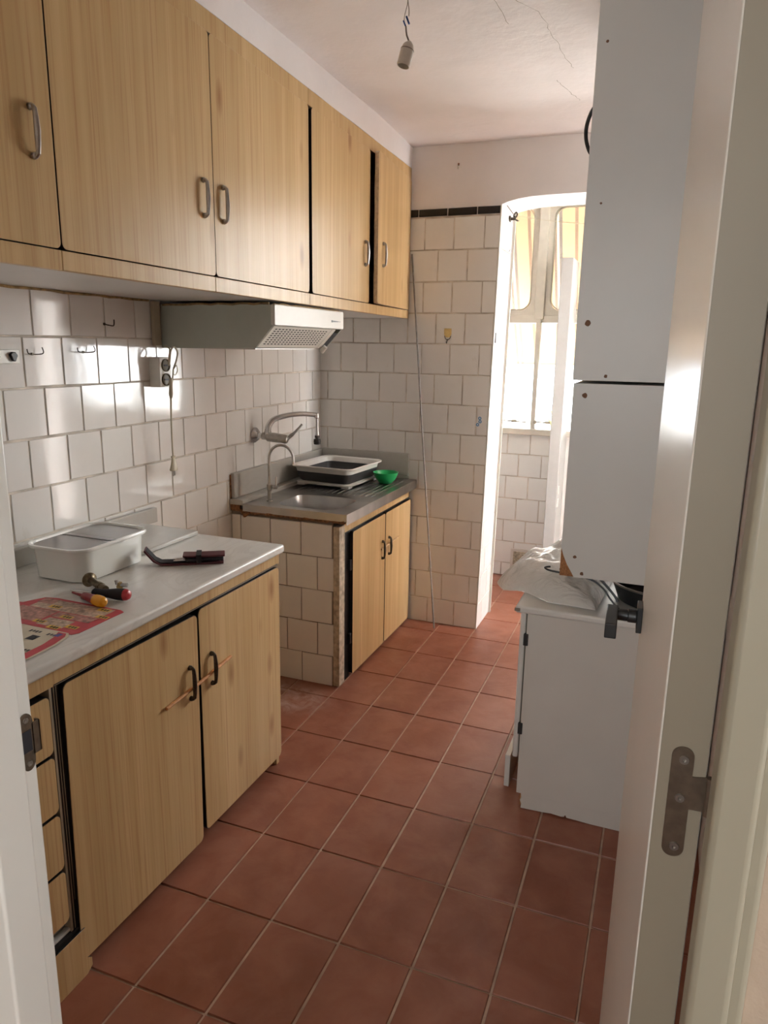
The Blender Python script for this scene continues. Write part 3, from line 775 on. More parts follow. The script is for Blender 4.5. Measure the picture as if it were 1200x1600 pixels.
a, b = Vector((-.400, .300, .846)), Vector((-.212, .313, .855)); ax = (b - a).normalized()
mb = MB(); mb.lathe(a, ax, [(0, .0008), (.01, .0022), (.08, .0024)], 'chrome', 10); build('shaft', mb, sd)
mb = MB(); mb.lathe(a, ax, [(.074, .007), (.080, .0115), (.10, .0105), (.125, .0120), (.15, .0155), (.170, .0165), (.176, .0155)], 'pouch_black', 18); build('grip', mb, sd)
mb = MB(); mb.lathe(a, ax, [(.1755, .0160), (.180, .0150), (.187, .0110), (.190, .004)], 'red_cap', 18); build('end_cap', mb, sd)
pf = thing('pipe_fitting', (-.36, .35, .836), 'brown old pipe fitting with a round flange by the enamel container', 'pipe fitting')
a, b = Vector((-.398, .368, .857)), Vector((-.302, .332, .848)); ax = (b - a).normalized()
mb = MB(); mb.lathe(a, ax, [(0, .010), (.001, .0205), (.005, .0205), (.008, .014), (.012, .0105)], 'dark_brass', 20); build('flange', mb, pf)
mb = MB(); mb.lathe(a, ax, [(.010, .0095), (.055, .0100), (.056, .0125), (.070, .0125), (.071, .011), (.092, .0105)], 'dark_brass', 14); build('pipe', mb, pf)
mb = MB(); mb.lathe((-.306, .384, .836), (0, 0, 1), [(0, .008), (.010, .009), (.012, .007), (.020, .007)], 'brass', 8); mb.lathe((-.306, .384, .848), (.9, .35, 0), [(0, .006), (.022, .006)], 'worn_chrome', 10); mb.lathe((-.310, .380, .850), (-.3, .2, .7), [(0, .005), (.012, .006)], 'worn_chrome', 8)
solo('brass_valve', mb, 'tiny brass valve piece on the marble behind the black screwdriver', 'valve')

# folding pouch
po = thing('tool_pouch', (-.29, .69, .836), 'dark red and black fold-open pouch lying on the worktop by the marble slab', 'pouch')
O = Vector((-.318, .640, .837)); U = Vector((.135, .088, 0)).normalized(); V = Vector((-U.y, U.x, 0)); WZ = Vector((0, 0, 1))
def band(mb, prof, th, w0, w1, m_, edge):
    """strip following prof (s, z), thickness th, across V from w0 to w1"""
    n_ = len(prof); vs = []
    for i, (s_, z) in enumerate(prof):
        d = Vector((prof[min(i+1, n_-1)][0] - prof[max(i-1, 0)][0], prof[min(i+1, n_-1)][1] - prof[max(i-1, 0)][1])).normalized(); nn = Vector((-d.y, d.x)) * th
        for w_ in (w0, w1):
            vs.append(O + U * s_ + WZ * z + V * w_)
        for w_ in (w0, w1):
            vs.append(O + U * (s_ + nn.x) + WZ * (z + nn.y) + V * w_)
    fs = []; ms_ = []
    for i in range(n_ - 1):
        p, q = 4*i, 4*i + 4
        fs += [(p, p+1, q+1, q), (p+2, q+2, q+3, p+3), (p, q, q+2, p+2), (p+1, p+3, q+3, q+1)]; ms_ += [edge, m_, edge, edge]
    fs += [(0, 2, 3, 1), (4*n_-4, 4*n_-3, 4*n_-1, 4*n_-2)]; ms_ += [edge, edge]
    mb.add(vs, fs, ms_)
mb = MB(); band(mb, [(-.086, .048), (-.077, .036), (-.060, .014), (-.040, .002), (0, 0), (.08, 0), (.150, 0)], .006, -.026, .026, 'pouch_red', 'pouch_red')
band(mb, [(-.081, .049), (-.071, .038), (-.055, .018), (-.037, .0075), (0, .0065), (.05, .0065)], .002, -.020, .020, 'pouch_black', 'pouch_black'); build('flap', mb, po, bevel=.002)
mb = MB(); band(mb, [(.035, .009), (.15, .009)], .012, -.024, .024, 'pouch_black', 'pouch_black'); build('pocket', mb, po, bevel=.004)
mb = MB(); band(mb, [(.028, .024), (.06, .0225), (.155, .0225)], .006, -.026, .026, 'pouch_red', 'pouch_red'); build('cover', mb, po, bevel=.0025)
mb = MB(); band(mb, [(.068, .030), (.084, .030)], .002, -.0285, .0285, 'pouch_black', 'pouch_black'); band(mb, [(.068, .006), (.084, .006)], .026, -.030, -.0265, 'pouch_black', 'pouch_black'); build('strap', mb, po, bevel=.001)
mb = MB()
for k in range(3): mb.sweep([O + U * (.0 + .004*k) + V * (-.012 + .009*k) + WZ * .0115, O + U * .045 + V * (-.012 + .009*k) + WZ * .0125], .0032, 'chrome', 8)
build('tool_tips', mb, po)

# ------------------------------------------------------------------ things on the left wall
def hook(y0, y1, z, label):
    mb = MB(); x = XW + .006
    mb.sweep(smooth_path([(x + .012, y0, z + .012), (x + .016, y0, z), (x + .004, (y0+y1)/2, z - .003), (x + .016, y1, z), (x + .014, y1, z + .018)], 5), .0018, 'dark_bronze', 6)
    mb.lathe((x - .002, (y0+y1)/2, z - .002), (1, 0, 0), [(0, .004), (.007, .0035)], 'dark_bronze', 8)
    solo('wall_hook', mb, label, 'hook', 'metal hooks on the tiled wall')
hook(.53, .585, 1.465, 'wire double hook on the left tiles, nearest the rotary switch')
hook(.73, .80, 1.470, 'wire double hook on the left tiles, between the switch and the socket box')
mb = MB(); x = XW + .005; mb.sweep(smooth_path([(x, .872, 1.560), (x + .018, .876, 1.556), (x + .022, .893, 1.556), (x + .022, .896, 1.575)], 5), .0022, 'dark_bronze', 6); mb.lathe((x - .002, .872, 1.560), (1, 0, 0), [(0, .005), (.006, .004)], 'dark_bronze', 8)
solo('wall_hook', mb, 'single dark hook on the top tile row, just under the wall cabinet', 'hook', 'metal hooks on the tiled wall')
sw = thing('wall_switch', (XW, .475, 1.43), 'white wall plate with a black diamond knob at the left edge', 'switch')
mb = MB(); mb.box(XW + .004, XW + .014, .425, .505, 1.436, 1.476, 'socket_white'); build('plate', mb, sw, bevel=.002)
mb = MB(); c = (XW + .014, .478, 1.456); mb.prism([(c[0], c[1] + a, c[2] + b) for a, b in ((-.013, .006), (-.004, .014), (.006, .013), (.013, .004), (.004, -.014), (-.004, -.012))], (.010, 0, 0), 'black_plastic'); build('knob', mb, sw, bevel=.002)
for y in (.435, .495):
    mb = MB(); mb.lathe((XW + .0135, y, 1.456), (1, 0, 0), [(0, .003), (.002, .002)], 'screw_steel', 8); build('screw', mb, sw)
sb = thing('socket_box', (XW, 1.125, 1.335), 'white surface socket box with two brown round outlets on the tiled wall', 'socket')
mb = MB(); mb.box(XW + .004, XW + .052, 1.090, 1.158, 1.340, 1.449, 'socket_white'); build('box', mb, sb, bevel=.003)
for z in (1.420, 1.368):
    mb = MB(); mb.lathe((XW + .051, 1.124, z), (1, 0, 0), [(0, .0235), (.006, .0235), (.007, .020), (.003, .018)], 'socket_brown', 24); mb.box(XW + .0535, XW + .0555, 1.112, 1.136, z - .003, z + .003, 'ink'); build('outlet', mb, sb)
pc = thing('power_cable', (XW + .07, 1.14, 1.49), 'cream power cable with a two pin plug, looped over the socket box', 'cable')
x = XW + .072
P = [(XW + .03, 1.155, 1.489), (x - .01, 1.140, 1.480), (x, 1.122, 1.448), (x, 1.116, 1.418), (x + .003, 1.122, 1.44), (x + .004, 1.130, 1.475), (x + .004, 1.150, 1.486), (x + .004, 1.168, 1.468), (x + .004, 1.160, 1.44), (x + .004, 1.140, 1.41), (x + .004, 1.136, 1.395), (x + .003, 1.130, 1.36), (x - .002, 1.125, 1.30)]
mb = MB(); mb.sweep(smooth_path(P, 6), .0032, 'cable_cream', 8)
mb.sweep(smooth_path([(x - .002, 1.125, 1.31), (x - .004, 1.122, 1.22), (x - .008, 1.126, 1.13), (x - .008, 1.128, 1.075)], 6), .0032, 'cable_cream', 8)
mb.sweep(smooth_path([(x + .006, 1.137, 1.405), (x + .009, 1.150, 1.42), (x + .009, 1.155, 1.40), (x + .009, 1.142, 1.385), (x + .006, 1.135, 1.39)], 6), .0018, 'cable_cream', 6)
build('cord', mb, pc)
mb = MB(); mb.sweep([(x, 1.1275, 1.375), (x - .001, 1.126, 1.34), (x - .002, 1.125, 1.315), (x - .002, 1.125, 1.30)], [.006, .0075, .0092, .005], 'cable_cream', 10); build('sleeve', mb, pc)
mb = MB(); yy = 1.128; xx = x - .008
mb.sweep([(xx, yy, 1.082), (xx, yy, 1.076), (xx, yy, 1.074), (xx, yy, 1.050), (xx, yy, 1.030), (xx, yy, 1.026)], [.0115, .0115, .008, .014, .0215, .019], 'cable_cream', 14, flat=(1, .55)); build('plug', mb, pc)
mb = MB()
for q in (-.008, .008): mb.sweep([(xx - q*.35, yy + q, 1.028), (xx - q*.35, yy + q, 1.006)], .0024, 'screw_steel', 8)
build('plug_pins', mb, pc)

# ------------------------------------------------------------------ sink unit
XS = -.190; YS = 1.602
sc = thing('sink_cabinet', (-.46, 2.06, 0), 'tiled masonry sink cabinet with two wood laminate doors in the corner', 'cabinet')
mb = MB(); mb.box(XW + .008, XS - .035, YS, YS + .06, 0, .765, 'dark_grout'); build('masonry', mb, sc, smooth=0)
mb = MB(); mb.box(XW + .008, XS - .03, YF - .03, YF - .008, 0, .765, 'grout_mat'); build('masonry', mb, sc, smooth=0)
rows = [(.600, .752, .073 + .738 - .005), (.4475, .600, .738 - .005 + .0), (.295, .4475, .073 + .738 - .005), (.1425, .295, .738 - .005), (.0, .1425, .073 + .738 - .005)]
mb = MB(); tiles(mb, (XW + .008, YS, 0), (1, 0, 0), (0, 0, 1), (0, -1, 0), XS - .03 - XW - .008, rows, .152, .0028, 'wall_tile', h=.004)
build('side_tiles', mb, sc, smooth=0)
mb = MB(); mb.box(XS - .032, XS - .002, YS - .008, YS + .05, 0.006, .745, 'dirty_wood'); build('corner_post', mb, sc, bevel=.003)
mb = MB(); mb.box(XS - .022, XS - .008, YS + .05, YF - .012, .700, .768, 'wood_laminate'); mb.box(XS - .028, XS - .014, YS + .05, YS + .125, .0, .70, 'black_edge'); mb.box(XS - .028, XS - .014, 2.09, 2.15, .0, .70, 'black_edge'); mb.box(XS - .034, XS - .029, YS + .06, YF - .03, .0, .64, 'dark_inside')
mb.box(XS - .012, XS - .0065, YS + .06, YF - .014, .699, .706, 'black_edge'); build('face_frame', mb, sc, smooth=0)
for (a, b, hy) in ((1.722, 2.122, 2.082), (2.130, 2.503, 2.172)):
    mb = MB(); rbox_x(mb, XS - .012, XS + .006, a, b, .016, .697, .012, 'wood_laminate', 'black_edge'); d = build('door', mb, sc, bevel=.001)
    mb = bow_handle((XS + .006, hy, .520), (1, 0, 0), (0, 0, 1), .085, 'dark_bronze', .013); build('handle', mb, d)
for z in (.52, .17):
    mb = MB(); mb.box(XS - .012, XS + .002, 1.703, 1.720, z, z + .05, 'black_plastic'); build('hinge', mb, sc, bevel=.002)
mb = MB(); mb.sweep([(XS + .0125, 2.06, .528), (XS + .0125, 2.17, .530), (XS + .0125, 2.30, .536)], .0040, 'pale_stick', 8)
solo('wooden_stick', mb, 'pale thin stick through the two sink cabinet door handles', 'stick')
mb = MB(); P = []
for i in range(28):
    xx = -.625 + .46 * i / 27; P.append((xx, YS - .012, .770 + random.uniform(-.004, .002)))
mb.sweep(P, [random.uniform(.004, .009) for _ in P], 'rust', 7); mb.sweep([(-.675, YS - .002, .775), (-.655, YS - .010, .755), (-.630, YS - .012, .768)], [.012, .013, .006], 'rust', 7)
build('rusty_edge', mb, sc)

sk = thing('sink', (-.43, 2.05, .77), 'worn stainless steel sink with one basin and a ribbed drainer', 'sink')
SX0, SX1, SY0, SY1, SZ = -.662, -.156, 1.586, 2.500, .805
bx0, bx1, by0, by1 = -.535, -.226, 1.635, 1.905
mb = MB()
nn_ = 7; bc_ = ((bx0+bx1)/2, (by0+by1)/2)
def bl(w_, h_, r_, z): return [Vector((bc_[0] + a, bc_[1] + b, z)) for a, b in rrect(w_, h_, r_, nn_)]
bw, bh = bx1 - bx0, by1 - by0
inner = bl(bw, bh, .075, SZ)
outer = []
for p in inner:
    d = Vector((p.x - bc_[0], p.y - bc_[1]))
    s_ = min((((SX1 if d.x > 0 else SX0) - bc_[0]) / d.x) if abs(d.x) > 1e-6 else 9e9, (((1.95 if d.y > 0 else SY0) - bc_[1]) / d.y) if abs(d.y) > 1e-6 else 9e9)
    outer.append(Vector((bc_[0] + d.x * s_, bc_[1] + d.y * s_, SZ)))
# make the outer loop hit the corners
for cx_, cy_ in ((SX0, SY0), (SX1, SY0), (SX1, 1.95), (SX0, 1.95)):
    k = min(range(len(outer)), key=lambda i: (outer[i].x - cx_)**2 + (outer[i].y - cy_)**2); outer[k] = Vector((cx_, cy_, SZ))
loops = [outer, inner, bl(bw - .006, bh - .006, .072, SZ - .006), bl(bw - .022, bh - .022, .068, SZ - .13), bl(bw - .06, bh - .06, .06, SZ - .15)]
n_ = len(inner); vs = [v for l in loops for v in l]
mb.add(vs, [(i*n_+k, i*n_+(k+1) % n_, (i+1)*n_+(k+1) % n_, (i+1)*n_+k) for i in range(len(loops) - 1) for k in range(n_)] + [tuple((len(loops)-1)*n_+k for k in range(n_))], 'stainless')
build('basin', mb, sk, smooth=35)
mb = MB(); mb.box(SX0, SX1, 1.95, SY1, SZ - .004, SZ, 'stainless')
for i in range(15):
    xx = SX0 + .05 + i * .029
    mb.sweep([(xx, 1.965, SZ - .007), (xx, 1.985, SZ - .002), (xx, 2.42, SZ - .002), (xx, 2.44, SZ - .007)], .0055, 'stainless', 6)
build('drainer', mb, sk)
mb = MB(); mb.box(SX0, SX1, SY0 - .0015, SY0, SZ - .032, SZ + .0005, 'stainless'); mb.box(SX1, SX1 + .0015, SY0 - .0015, SY1, SZ - .046, SZ + .0005, 'stainless'); build('apron', mb, sk)
mb = MB(); mb.lathe((bc_[0], bc_[1], SZ - .152), (0, 0, 1), [(0, .035), (.004, .033), (.004, .02), (.001, .018)], 'worn_chrome'); build('drain', mb, sk)

sp = thing('splashback', (XW, 2.06, .80), 'grey marble upstand with a ledge around the stainless sink', 'splashback')
mb = MB(); mb.box(XW + .006, XW + .026, 1.600, YF - .006, .822, .936, 'old_marble'); mb.box(XW + .026, XS - .012, YF - .026, YF - .006, .822, .942, 'old_marble'); build('upstand', mb, sp, bevel=.003)
mb = MB(); mb.box(XW + .006, SX0 - .002, 1.588, YF - .006, .797, .821, 'old_marble'); mb.box(SX0 - .002, XS - .012, SY1 + .001, YF - .006, .797, .821, 'old_marble'); build('ledge', mb, sp, bevel=.003)
mb = MB(); mb.box(XW + .006, XW + .011, 1.594, 1.599, .775, .93, 'rust'); mb.box(XW + .008, SX0 - .02, 1.592, 1.60, .768, .797, 'rust'); build('rusty_edge', mb, sp)

# wall tap
tp = thing('wall_tap', (-.66, 1.83, 1.08), 'chrome wall mixer tap with a curved swivel spout above the sink', 'tap')
mb = MB()
for y in (1.815,): mb.lathe((XW + .005, y, 1.085), (1, 0, -.06), [(0, .036), (.006, .036), (.022, .022), (.026, .014), (.045, .013)], 'chrome', 22)
build('wall_flange', mb, tp)
mb = MB(); mb.lathe((XW + .045, 1.815, 1.083), (1, .12, -.08), [(0, .012), (.004, .017), (.024, .017), (.030, .022), (.066, .0225), (.10, .021), (.115, .022), (.128, .018), (.132, .008)], 'worn_chrome', 22)
mb.lathe((-.662, 1.818, 1.088), (0, 0, 1), [(0, .017), (.020, .016), (.024, .013)], 'chrome', 18); build('body', mb, tp)
mb = MB(); P = smooth_path([(-.662, 1.818, 1.105), (-.660, 1.823, 1.130), (-.645, 1.842, 1.158), (-.61, 1.885, 1.174), (-.56, 1.945, 1.181), (-.505, 2.01, 1.174)], 6)
mb.sweep(P, [.0155 - .005 * i / (len(P) - 1) for i in range(len(P))], 'chrome', 14); mb.lathe((-.505, 2.01, 1.183), (0, 0, -1), [(0, .011), (.003, .0125), (.022, .0125), (.026, .008)], 'chrome', 14); build('spout', mb, tp)
mb = MB(); mb.lathe((-.503, 2.012, 1.160), (0, 0, -1), [(0, .0065), (.055, .0075), (.075, .0085), (.077, .0095), (.085, .0095)], 'chrome', 14); build('spray_tube', mb, tp)
mb = MB(); mb.lathe((-.503, 2.012, 1.075), (0, 0, -1), [(0, .011), (.010, .012), (.012, .009), (.016, .009), (.018, .016), (.032, .018), (.034, .0165), (.042, .0165), (.044, .012)], 'black_plastic', 16); build('aerator', mb, tp)
mb = MB(); mb.sweep(smooth_path([(-.580, 1.832, 1.072), (-.560, 1.842, 1.085), (-.535, 1.862, 1.112), (-.515, 1.880, 1.140)], 5), [.017]*4 + [.0125]*4 + [.0085]*4 + [.0075]*4, 'worn_chrome', 12, flat=(1, .7)); build('lever', mb, tp)
# slim filter tap
ft = thing('filter_tap', (-.585, 1.70, .805), 'thin chrome filter tap with a hooked spout at the sink edge', 'tap')
mb = MB(); mb.lathe((-.590, 1.70, .805), (0, 0, 1), [(0, .016), (.004, .016), (.006, .010), (.045, .010), (.05, .013), (.075, .013), (.080, .0075), (.10, .0072)], 'worn_chrome', 16); build('body', mb, ft)
mb = MB(); P = [(-.590, 1.70, .88), (-.590, 1.70, 1.0)] + [(-.535 - .055 * math.cos(t_), 1.70 + .012 * (1 - math.cos(t_)), 1.0 + .062 * math.sin(t_)) for t_ in [PI * i / 14 for i in range(1, 15)]] + [(-.480, 1.724, .978)]
mb.sweep(P, .0062, 'worn_chrome', 12); build('spout', mb, ft)
mb = MB(); mb.lathe((-.590, 1.70, .868), (1, .3, 0), [(0, .006), (.018, .006), (.02, .009), (.036, .009)], 'worn_chrome', 12); mb.sweep([(-.562, 1.708, .868), (-.560, 1.709, .915)], [.005, .0035], 'worn_chrome', 8); build('lever', mb, ft)

# collapsible dish tub
dt = thing('dish_tub', (-.50, 2.24, .806), 'collapsible dish tub, white rim and dark grey folding sides, on the drainer', 'tub')
ang = math.radians(-4); Cx, Cy = -.500, 2.245
def dl(w_, h_, r_, z):
    out = []
    for a, b in rrect(w_, h_, r_, 6): out.append(Vector((Cx + a * math.cos(ang) - b * math.sin(ang), Cy + a * math.sin(ang) + b * math.cos(ang), z)))
    return out
def shell(mb, loops, m_, cap0=False, cap1=False):
    n_ = len(loops[0]); vs = [v for l in loops for v in l]
    fs = [(i*n_+k, i*n_+(k+1) % n_, (i+1)*n_+(k+1) % n_, (i+1)*n_+k) for i in range(len(loops) - 1) for k in range(n_)]
    if cap0: fs.append(tuple(range(n_))[::-1])
    if cap1: fs.append(tuple((len(loops)-1)*n_+k for k in range(n_)))
    mb.add(vs, fs, m_)
mb = MB(); shell(mb, [dl(.290, .325, .03, .815), dl(.305, .342, .03, .816), dl(.310, .346, .03, .824), dl(.285, .32, .03, .828)], 'tub_white', True, True)
for a, b in ((-.125, -.14), (.125, -.14), (-.125, .14), (.125, .14)):
    x = Cx + a * math.cos(ang) - b * math.sin(ang); y = Cy + a * math.sin(ang) + b * math.cos(ang)
    mb.box(x - .022, x + .022, y - .022, y + .022, .806, .817, 'tub_white')
build('foot_ring', mb, dt, smooth=40)
mb = MB(); shell(mb, [dl(.270, .305, .03, .826), dl(.286, .322, .034, .834), dl(.292, .330, .034, .842), dl(.300, .338, .038, .852), dl(.306, .344, .038, .860), dl(.312, .350, .04, .872), dl(.312, .350, .04, .884), dl(.296, .334, .036, .884), dl(.285, .32, .034, .860), dl(.255, .29, .03, .832)], 'tub_grey', False, True); build('folding_wall', mb, dt, smooth=40)
mb = MB(); shell(mb, [dl(.314, .352, .042, .878), dl(.322, .360, .045, .896), dl(.352, .390, .05, .903), dl(.354, .392, .05, .909), dl(.346, .384, .048, .911), dl(.312, .350, .042, .906), dl(.292, .330, .036, .884), dl(.314, .352, .042, .878)], 'tub_white'); build('rim', mb, dt, smooth=40)
dt.location.z += .0028
# green bowl
mb = MB(); mb.lathe((-.262, 2.32, .806), (0, 0, 1), [(0, .030), (.004, .034), (.020, .050), (.040, .060), (.056, .065), (.058, .066), (.058, .063), (.040, .056), (.020, .046), (.008, .032), (.007, .01)], 'green_plastic', 32, (True, True))
bw0 = solo('bowl', mb, 'small green plastic bowl at the far end of the drainer', 'bowl')

bw0.location.z += .0028
# ------------------------------------------------------------------ far wall things
mb = MB(); mb.sweep([(-.008, 2.432, .006), (-.112, 2.471, .985), (-.214, 2.512, 1.955)], [.0045, .0043, .0040], 'rod_metal', 10)
solo('metal_rod', mb, 'thin metal rod leaning against the tiled far wall', 'rod')
hk = thing('adhesive_hook', (-.012, YF, 1.53), 'small gold adhesive hook on the tiled far wall', 'hook')
mb = MB(); mb.prism([(-.014 + a, YF - .005, 1.573 + b) for a, b in ((-.019, .020), (.019, .020), (.019, -.010), (.010, -.024), (-.010, -.024), (-.019, -.010))], (0, -.0025, 0), 'gold_sticker'); build('backing', mb, hk, bevel=.001)
mb = MB(); mb.sweep(smooth_path([(-.03, YF - .008, 1.557), (-.024, YF - .011, 1.543), (-.013, YF - .013, 1.538), (-.002, YF - .011, 1.543), (.003, YF - .008, 1.557)], 4), .0018, 'dark_bronze', 6); mb.sweep([(-.013, YF - .013, 1.538), (-.015, YF - .014, 1.528), (-.014, YF - .022, 1.520), (-.014, YF - .028, 1.527)], .0024, 'dark_bronze', 6); build('wire_hook', mb, hk)
mb = MB()
for x, z in ((.172, 1.148), (.174, 1.131), (.162, 1.115)):
    O_ = [(x + .0085 * math.cos(2*PI*k/16), YF - .0052, z + .0085 * math.sin(2*PI*k/16)) for k in range(16)]; I_ = [(x + .0038 * math.cos(2*PI*k/16), YF - .0052, z + .0038 * math.sin(2*PI*k/16)) for k in range(16)]
    mb.ring(O_, I_, (0, -.0006, 0), 'blue_ink')
solo('sticker', mb, 'blue sticker of three small rings on the far wall tiles', 'sticker')
mb = MB(); mb.sweep([(.010, YF + .002, 2.358), (.012, YF - .02, 2.351)], .003, 'dark_bronze', 6); mb.sweep([(.012, YF - .018, 2.352), (.013, YF - .018, 2.338)], .004, 'lamp_white', 6); mb.lathe((.009, YF + .001, 2.364), (0, -1, 0), [(0, .006), (.003, .004)], 'rust', 8)
solo('nail', mb, 'bent nail in the plaster above the black tile border', 'nail')
# line and hooks in the passage
cl = thing('clothes_line', (.23, 2.7, 2.14), 'thin wire tied to a hook under the arched passage', 'wire')
mb = MB(); mb.lathe((.232, 2.72, 2.135), (1, 0, 0), [(-.004, .016), (.004, .016), (.006, .008), (.03, .006)], 'dark_bronze', 10); mb.sweep(smooth_path([(.255, 2.72, 2.135), (.268, 2.715, 2.15), (.262, 2.72, 2.165), (.25, 2.724, 2.15), (.262, 2.73, 2.13), (.275, 2.72, 2.125)], 5), .004, 'dark_bronze', 6); build('screw_eye', mb, cl)
mb = MB(); mb.sweep(smooth_path([(.262, 2.72, 2.150), (.45, 2.73, 2.118), (.70, 2.75, 2.105), (1.24, 2.78, 2.17)], 8), .0014, 'cable_cream', 5); mb.sweep(smooth_path([(.262, 2.72, 2.14), (.245, 2.60, 2.172), (.236, 2.54, 2.19)], 5), .0022, 'dark_bronze', 5); build('wire', mb, cl)
mb = MB(); mb.sweep(smooth_path([(.226, 2.735, 2.10), (.224, 2.735, 2.0), (.228, 2.735, 1.985), (.236, 2.735, 1.985), (.238, 2.735, 1.995)], 5), .002, 'worn_chrome', 6)
solo('wire_hook', mb, 'thin wire hook on the tiled side of the passage', 'hook')
mb = MB(); mb.box(.2215, .2285, 2.545, 2.565, 1.525, 1.575, 'black_plastic')
solo('door_catch', mb, 'small black catch on the tiled edge of the passage', 'catch', bevel=.002)

# ------------------------------------------------------------------ hanging lamp holder
lh = thing('lamp_holder', (.24, 1.10, 2.30), 'bare white lamp holder hanging from the ceiling by two wires', 'lamp')
ax = Vector((-.012, -.012, -.06)).normalized(); t0 = Vector((.2535, 1.10, 2.368))
mb = MB(); mb.lathe(t0, ax, [(-.004, .006), (0, .010), (.006, .0155), (.014, .0185), (.020, .0195)], 'lamp_white', 22); mb.lathe(t0, ax, [(.020, .0200), (.064, .0198), (.066, .0185), (.066, .0165), (.03, .016)], 'lamp_white', 22, (True, True)); build('holder', mb, lh)
mb = MB(); mb.lathe(t0, ax, [(.0195, .0203), (.0225, .0203)], 'wire_grey', 22); build('seam_ring', mb, lh)
J = Vector((.2420, 1.10, 2.405)); c1 = Vector((.2375, 1.10, 2.421)); c2 = Vector((.2475, 1.10, 2.428)); tp_ = Vector((.2465, 1.10, ceil_z(1.10)))
mb = MB(); mb.sweep(smooth_path([t0, Vector((.250, 1.10, 2.378)), Vector((.2445, 1.10, 2.392)), J + Vector((0, 0, .008))], 5), .0026, 'wire_grey', 8); build('flex', mb, lh)
mb = MB(); mb.sweep(smooth_path([c1 + Vector((-.002, 0, .006)), Vector((.2385, 1.10, 2.445)), Vector((.2455, 1.10, 2.470)), tp_], 6), .0010, 'wire_grey', 6); mb.sweep(smooth_path([c2 + Vector((.003, 0, .010)), Vector((.2505, 1.10, 2.455)), Vector((.2470, 1.10, 2.478)), tp_], 6), .0013, 'wire_grey', 6); build('ceiling_wires', mb, lh)
for a, d_, r_ in ((c1, Vector((.0045, 0, -.010)), .0022), (c2, Vector((.006, 0, -.014)), .0028)):
    mb = MB(); mb.sweep([a - d_ * .75, a + d_ * .75], r_, 'blue_plastic', 10); build('wire_connector', mb, lh)

# ------------------------------------------------------------------ white cabinets on the right
YW = 1.040
def screws(par, pts, r0):
    for i, (x, z, r) in enumerate(pts):
        mb = MB(); n_ = 9
        O_ = [(x + r * random.uniform(.75, 1.15) * math.cos(2*PI*k/n_), YW - .0006, z + r * random.uniform(.75, 1.15) * math.sin(2*PI*k/n_)) for k in range(n_)]
        mb.prism(O_, (0, .001, 0), 'screw_brown'); build('screw_hole', mb, par)
uc = thing('wall_cabinet', (1.04, 1.34, 1.417), 'tall grey white wall cabinet on the right reaching the ceiling, plain side panel', 'cabinet', 'white cabinets along the right wall')
mb = MB(); mb.box(.814, XR - .002, YW + .003, YW + .6, 1.4165, 2.470, 'white_laminate'); mb.box(.797, XR - .002, YW, YW + .003, 1.4165, 2.470, 'white_laminate'); build('carcass', mb, uc, bevel=.0015)
mb = MB(); mb.box(.797, .8138, YW + .0035, YW + .598, 1.4165, 2.470, 'white_laminate'); d = build('door', mb, uc, bevel=.003)
mb = MB(); mb.sweep(smooth_path([(.797, 1.30, 2.218), (.772, 1.30, 2.206), (.757, 1.30, 2.175), (.752, 1.30, 2.142), (.757, 1.30, 2.108), (.772, 1.30, 2.078), (.797, 1.30, 2.066)], 5), .0058, 'black_plastic', 10); build('handle', mb, d)
screws(uc, [(.828, 1.576, .009), (.888, 1.430, .0055), (.823, 2.286, .004), (.838, 1.891, .0035)], .005)
uc2 = thing('wall_cabinet', (1.04, 1.34, .828), 'short white wall cabinet with a chipped lower corner, hung over the plastic bag', 'cabinet', 'white cabinets along the right wall')
mb = MB(); P = [(.8005, .915), (.8005, 1.4085), (XR - .002, 1.4085), (XR - .002, .828), (.843, .828), (.836, .840), (.820, .866), (.808, .893)]
mb.prism([(x, YW, z) for x, z in P], (0, .003, 0), 'white_laminate'); mb.box(.8155, XR - .002, YW + .003, YW + .6, .828, 1.4085, 'white_laminate')
build('carcass', mb, uc2, bevel=.001)
mb = MB(); mb.box(.800, .8153, YW + .0036, YW + .598, .832, 1.4085, 'white_laminate'); build('door', mb, uc2, bevel=.003)
mb = MB(); mb.prism([(x, YW + .0015, z) for x, z in [(.8005, .8285), (.8005, .914), (.810, .893), (.822, .867), (.838, .841), (.845, .8285)]], (0, .0018, 0), 'chip_brown'); build('chipped_corner', mb, uc2)
screws(uc2, [(.835, 1.374, .008), (.842, .891, .0055), (.866, .8415, .006)], .005)

bw_ = thing('base_cabinet', (1.0, 1.34, 0), 'white laminate base cabinet on the right, seen from its plain side', 'cabinet', 'white cabinets along the right wall')
mb = MB(); mb.box(.712, XR - .002, YW, YW + .6, .056, .690, 'dirty_white'); build('carcass', mb, bw_, bevel=.0015)
mb = MB(); mb.box(.690, .7085, YW + .002, YW + .598, .182, .690, 'white_laminate'); build('door', mb, bw_, bevel=.006, seg=3)
P = [(.728, .056), (.730, .040), (.726, .030), (.731, .018), (.729, .002), (.80, .004), (.83, .007), (.862, .004), (.872, .006), (.876, .014), (.880, .005), (.96, .0015), (XR - .01, .0015), (XR - .01, .056)]
mb = MB(); mb.prism([(x, YW + .001, z) for x, z in P], (0, .015, 0), 'dirty_white'); build('plinth', mb, bw_)
mb = MB(); mb.box(.722, XR - .01, YW + .02, YW + .59, .0, .056, 'raw_wood'); mb.box(.700, .712, 1.20, 1.64, .0, .18, 'raw_wood'); build('plinth_frame', mb, bw_)
for z in (.582, .272):
    mb = MB(); mb.box(.704, .719, YW - .004, YW + .02, z, z + .040, 'black_plastic'); build('hinge', mb, bw_, bevel=.002)
mb = MB(); mb.box(.674, XR - .002, YW - .010, YW + .62, .691, .714, 'white_laminate'); build('worktop', mb, bw_, bevel=.007, seg=4)
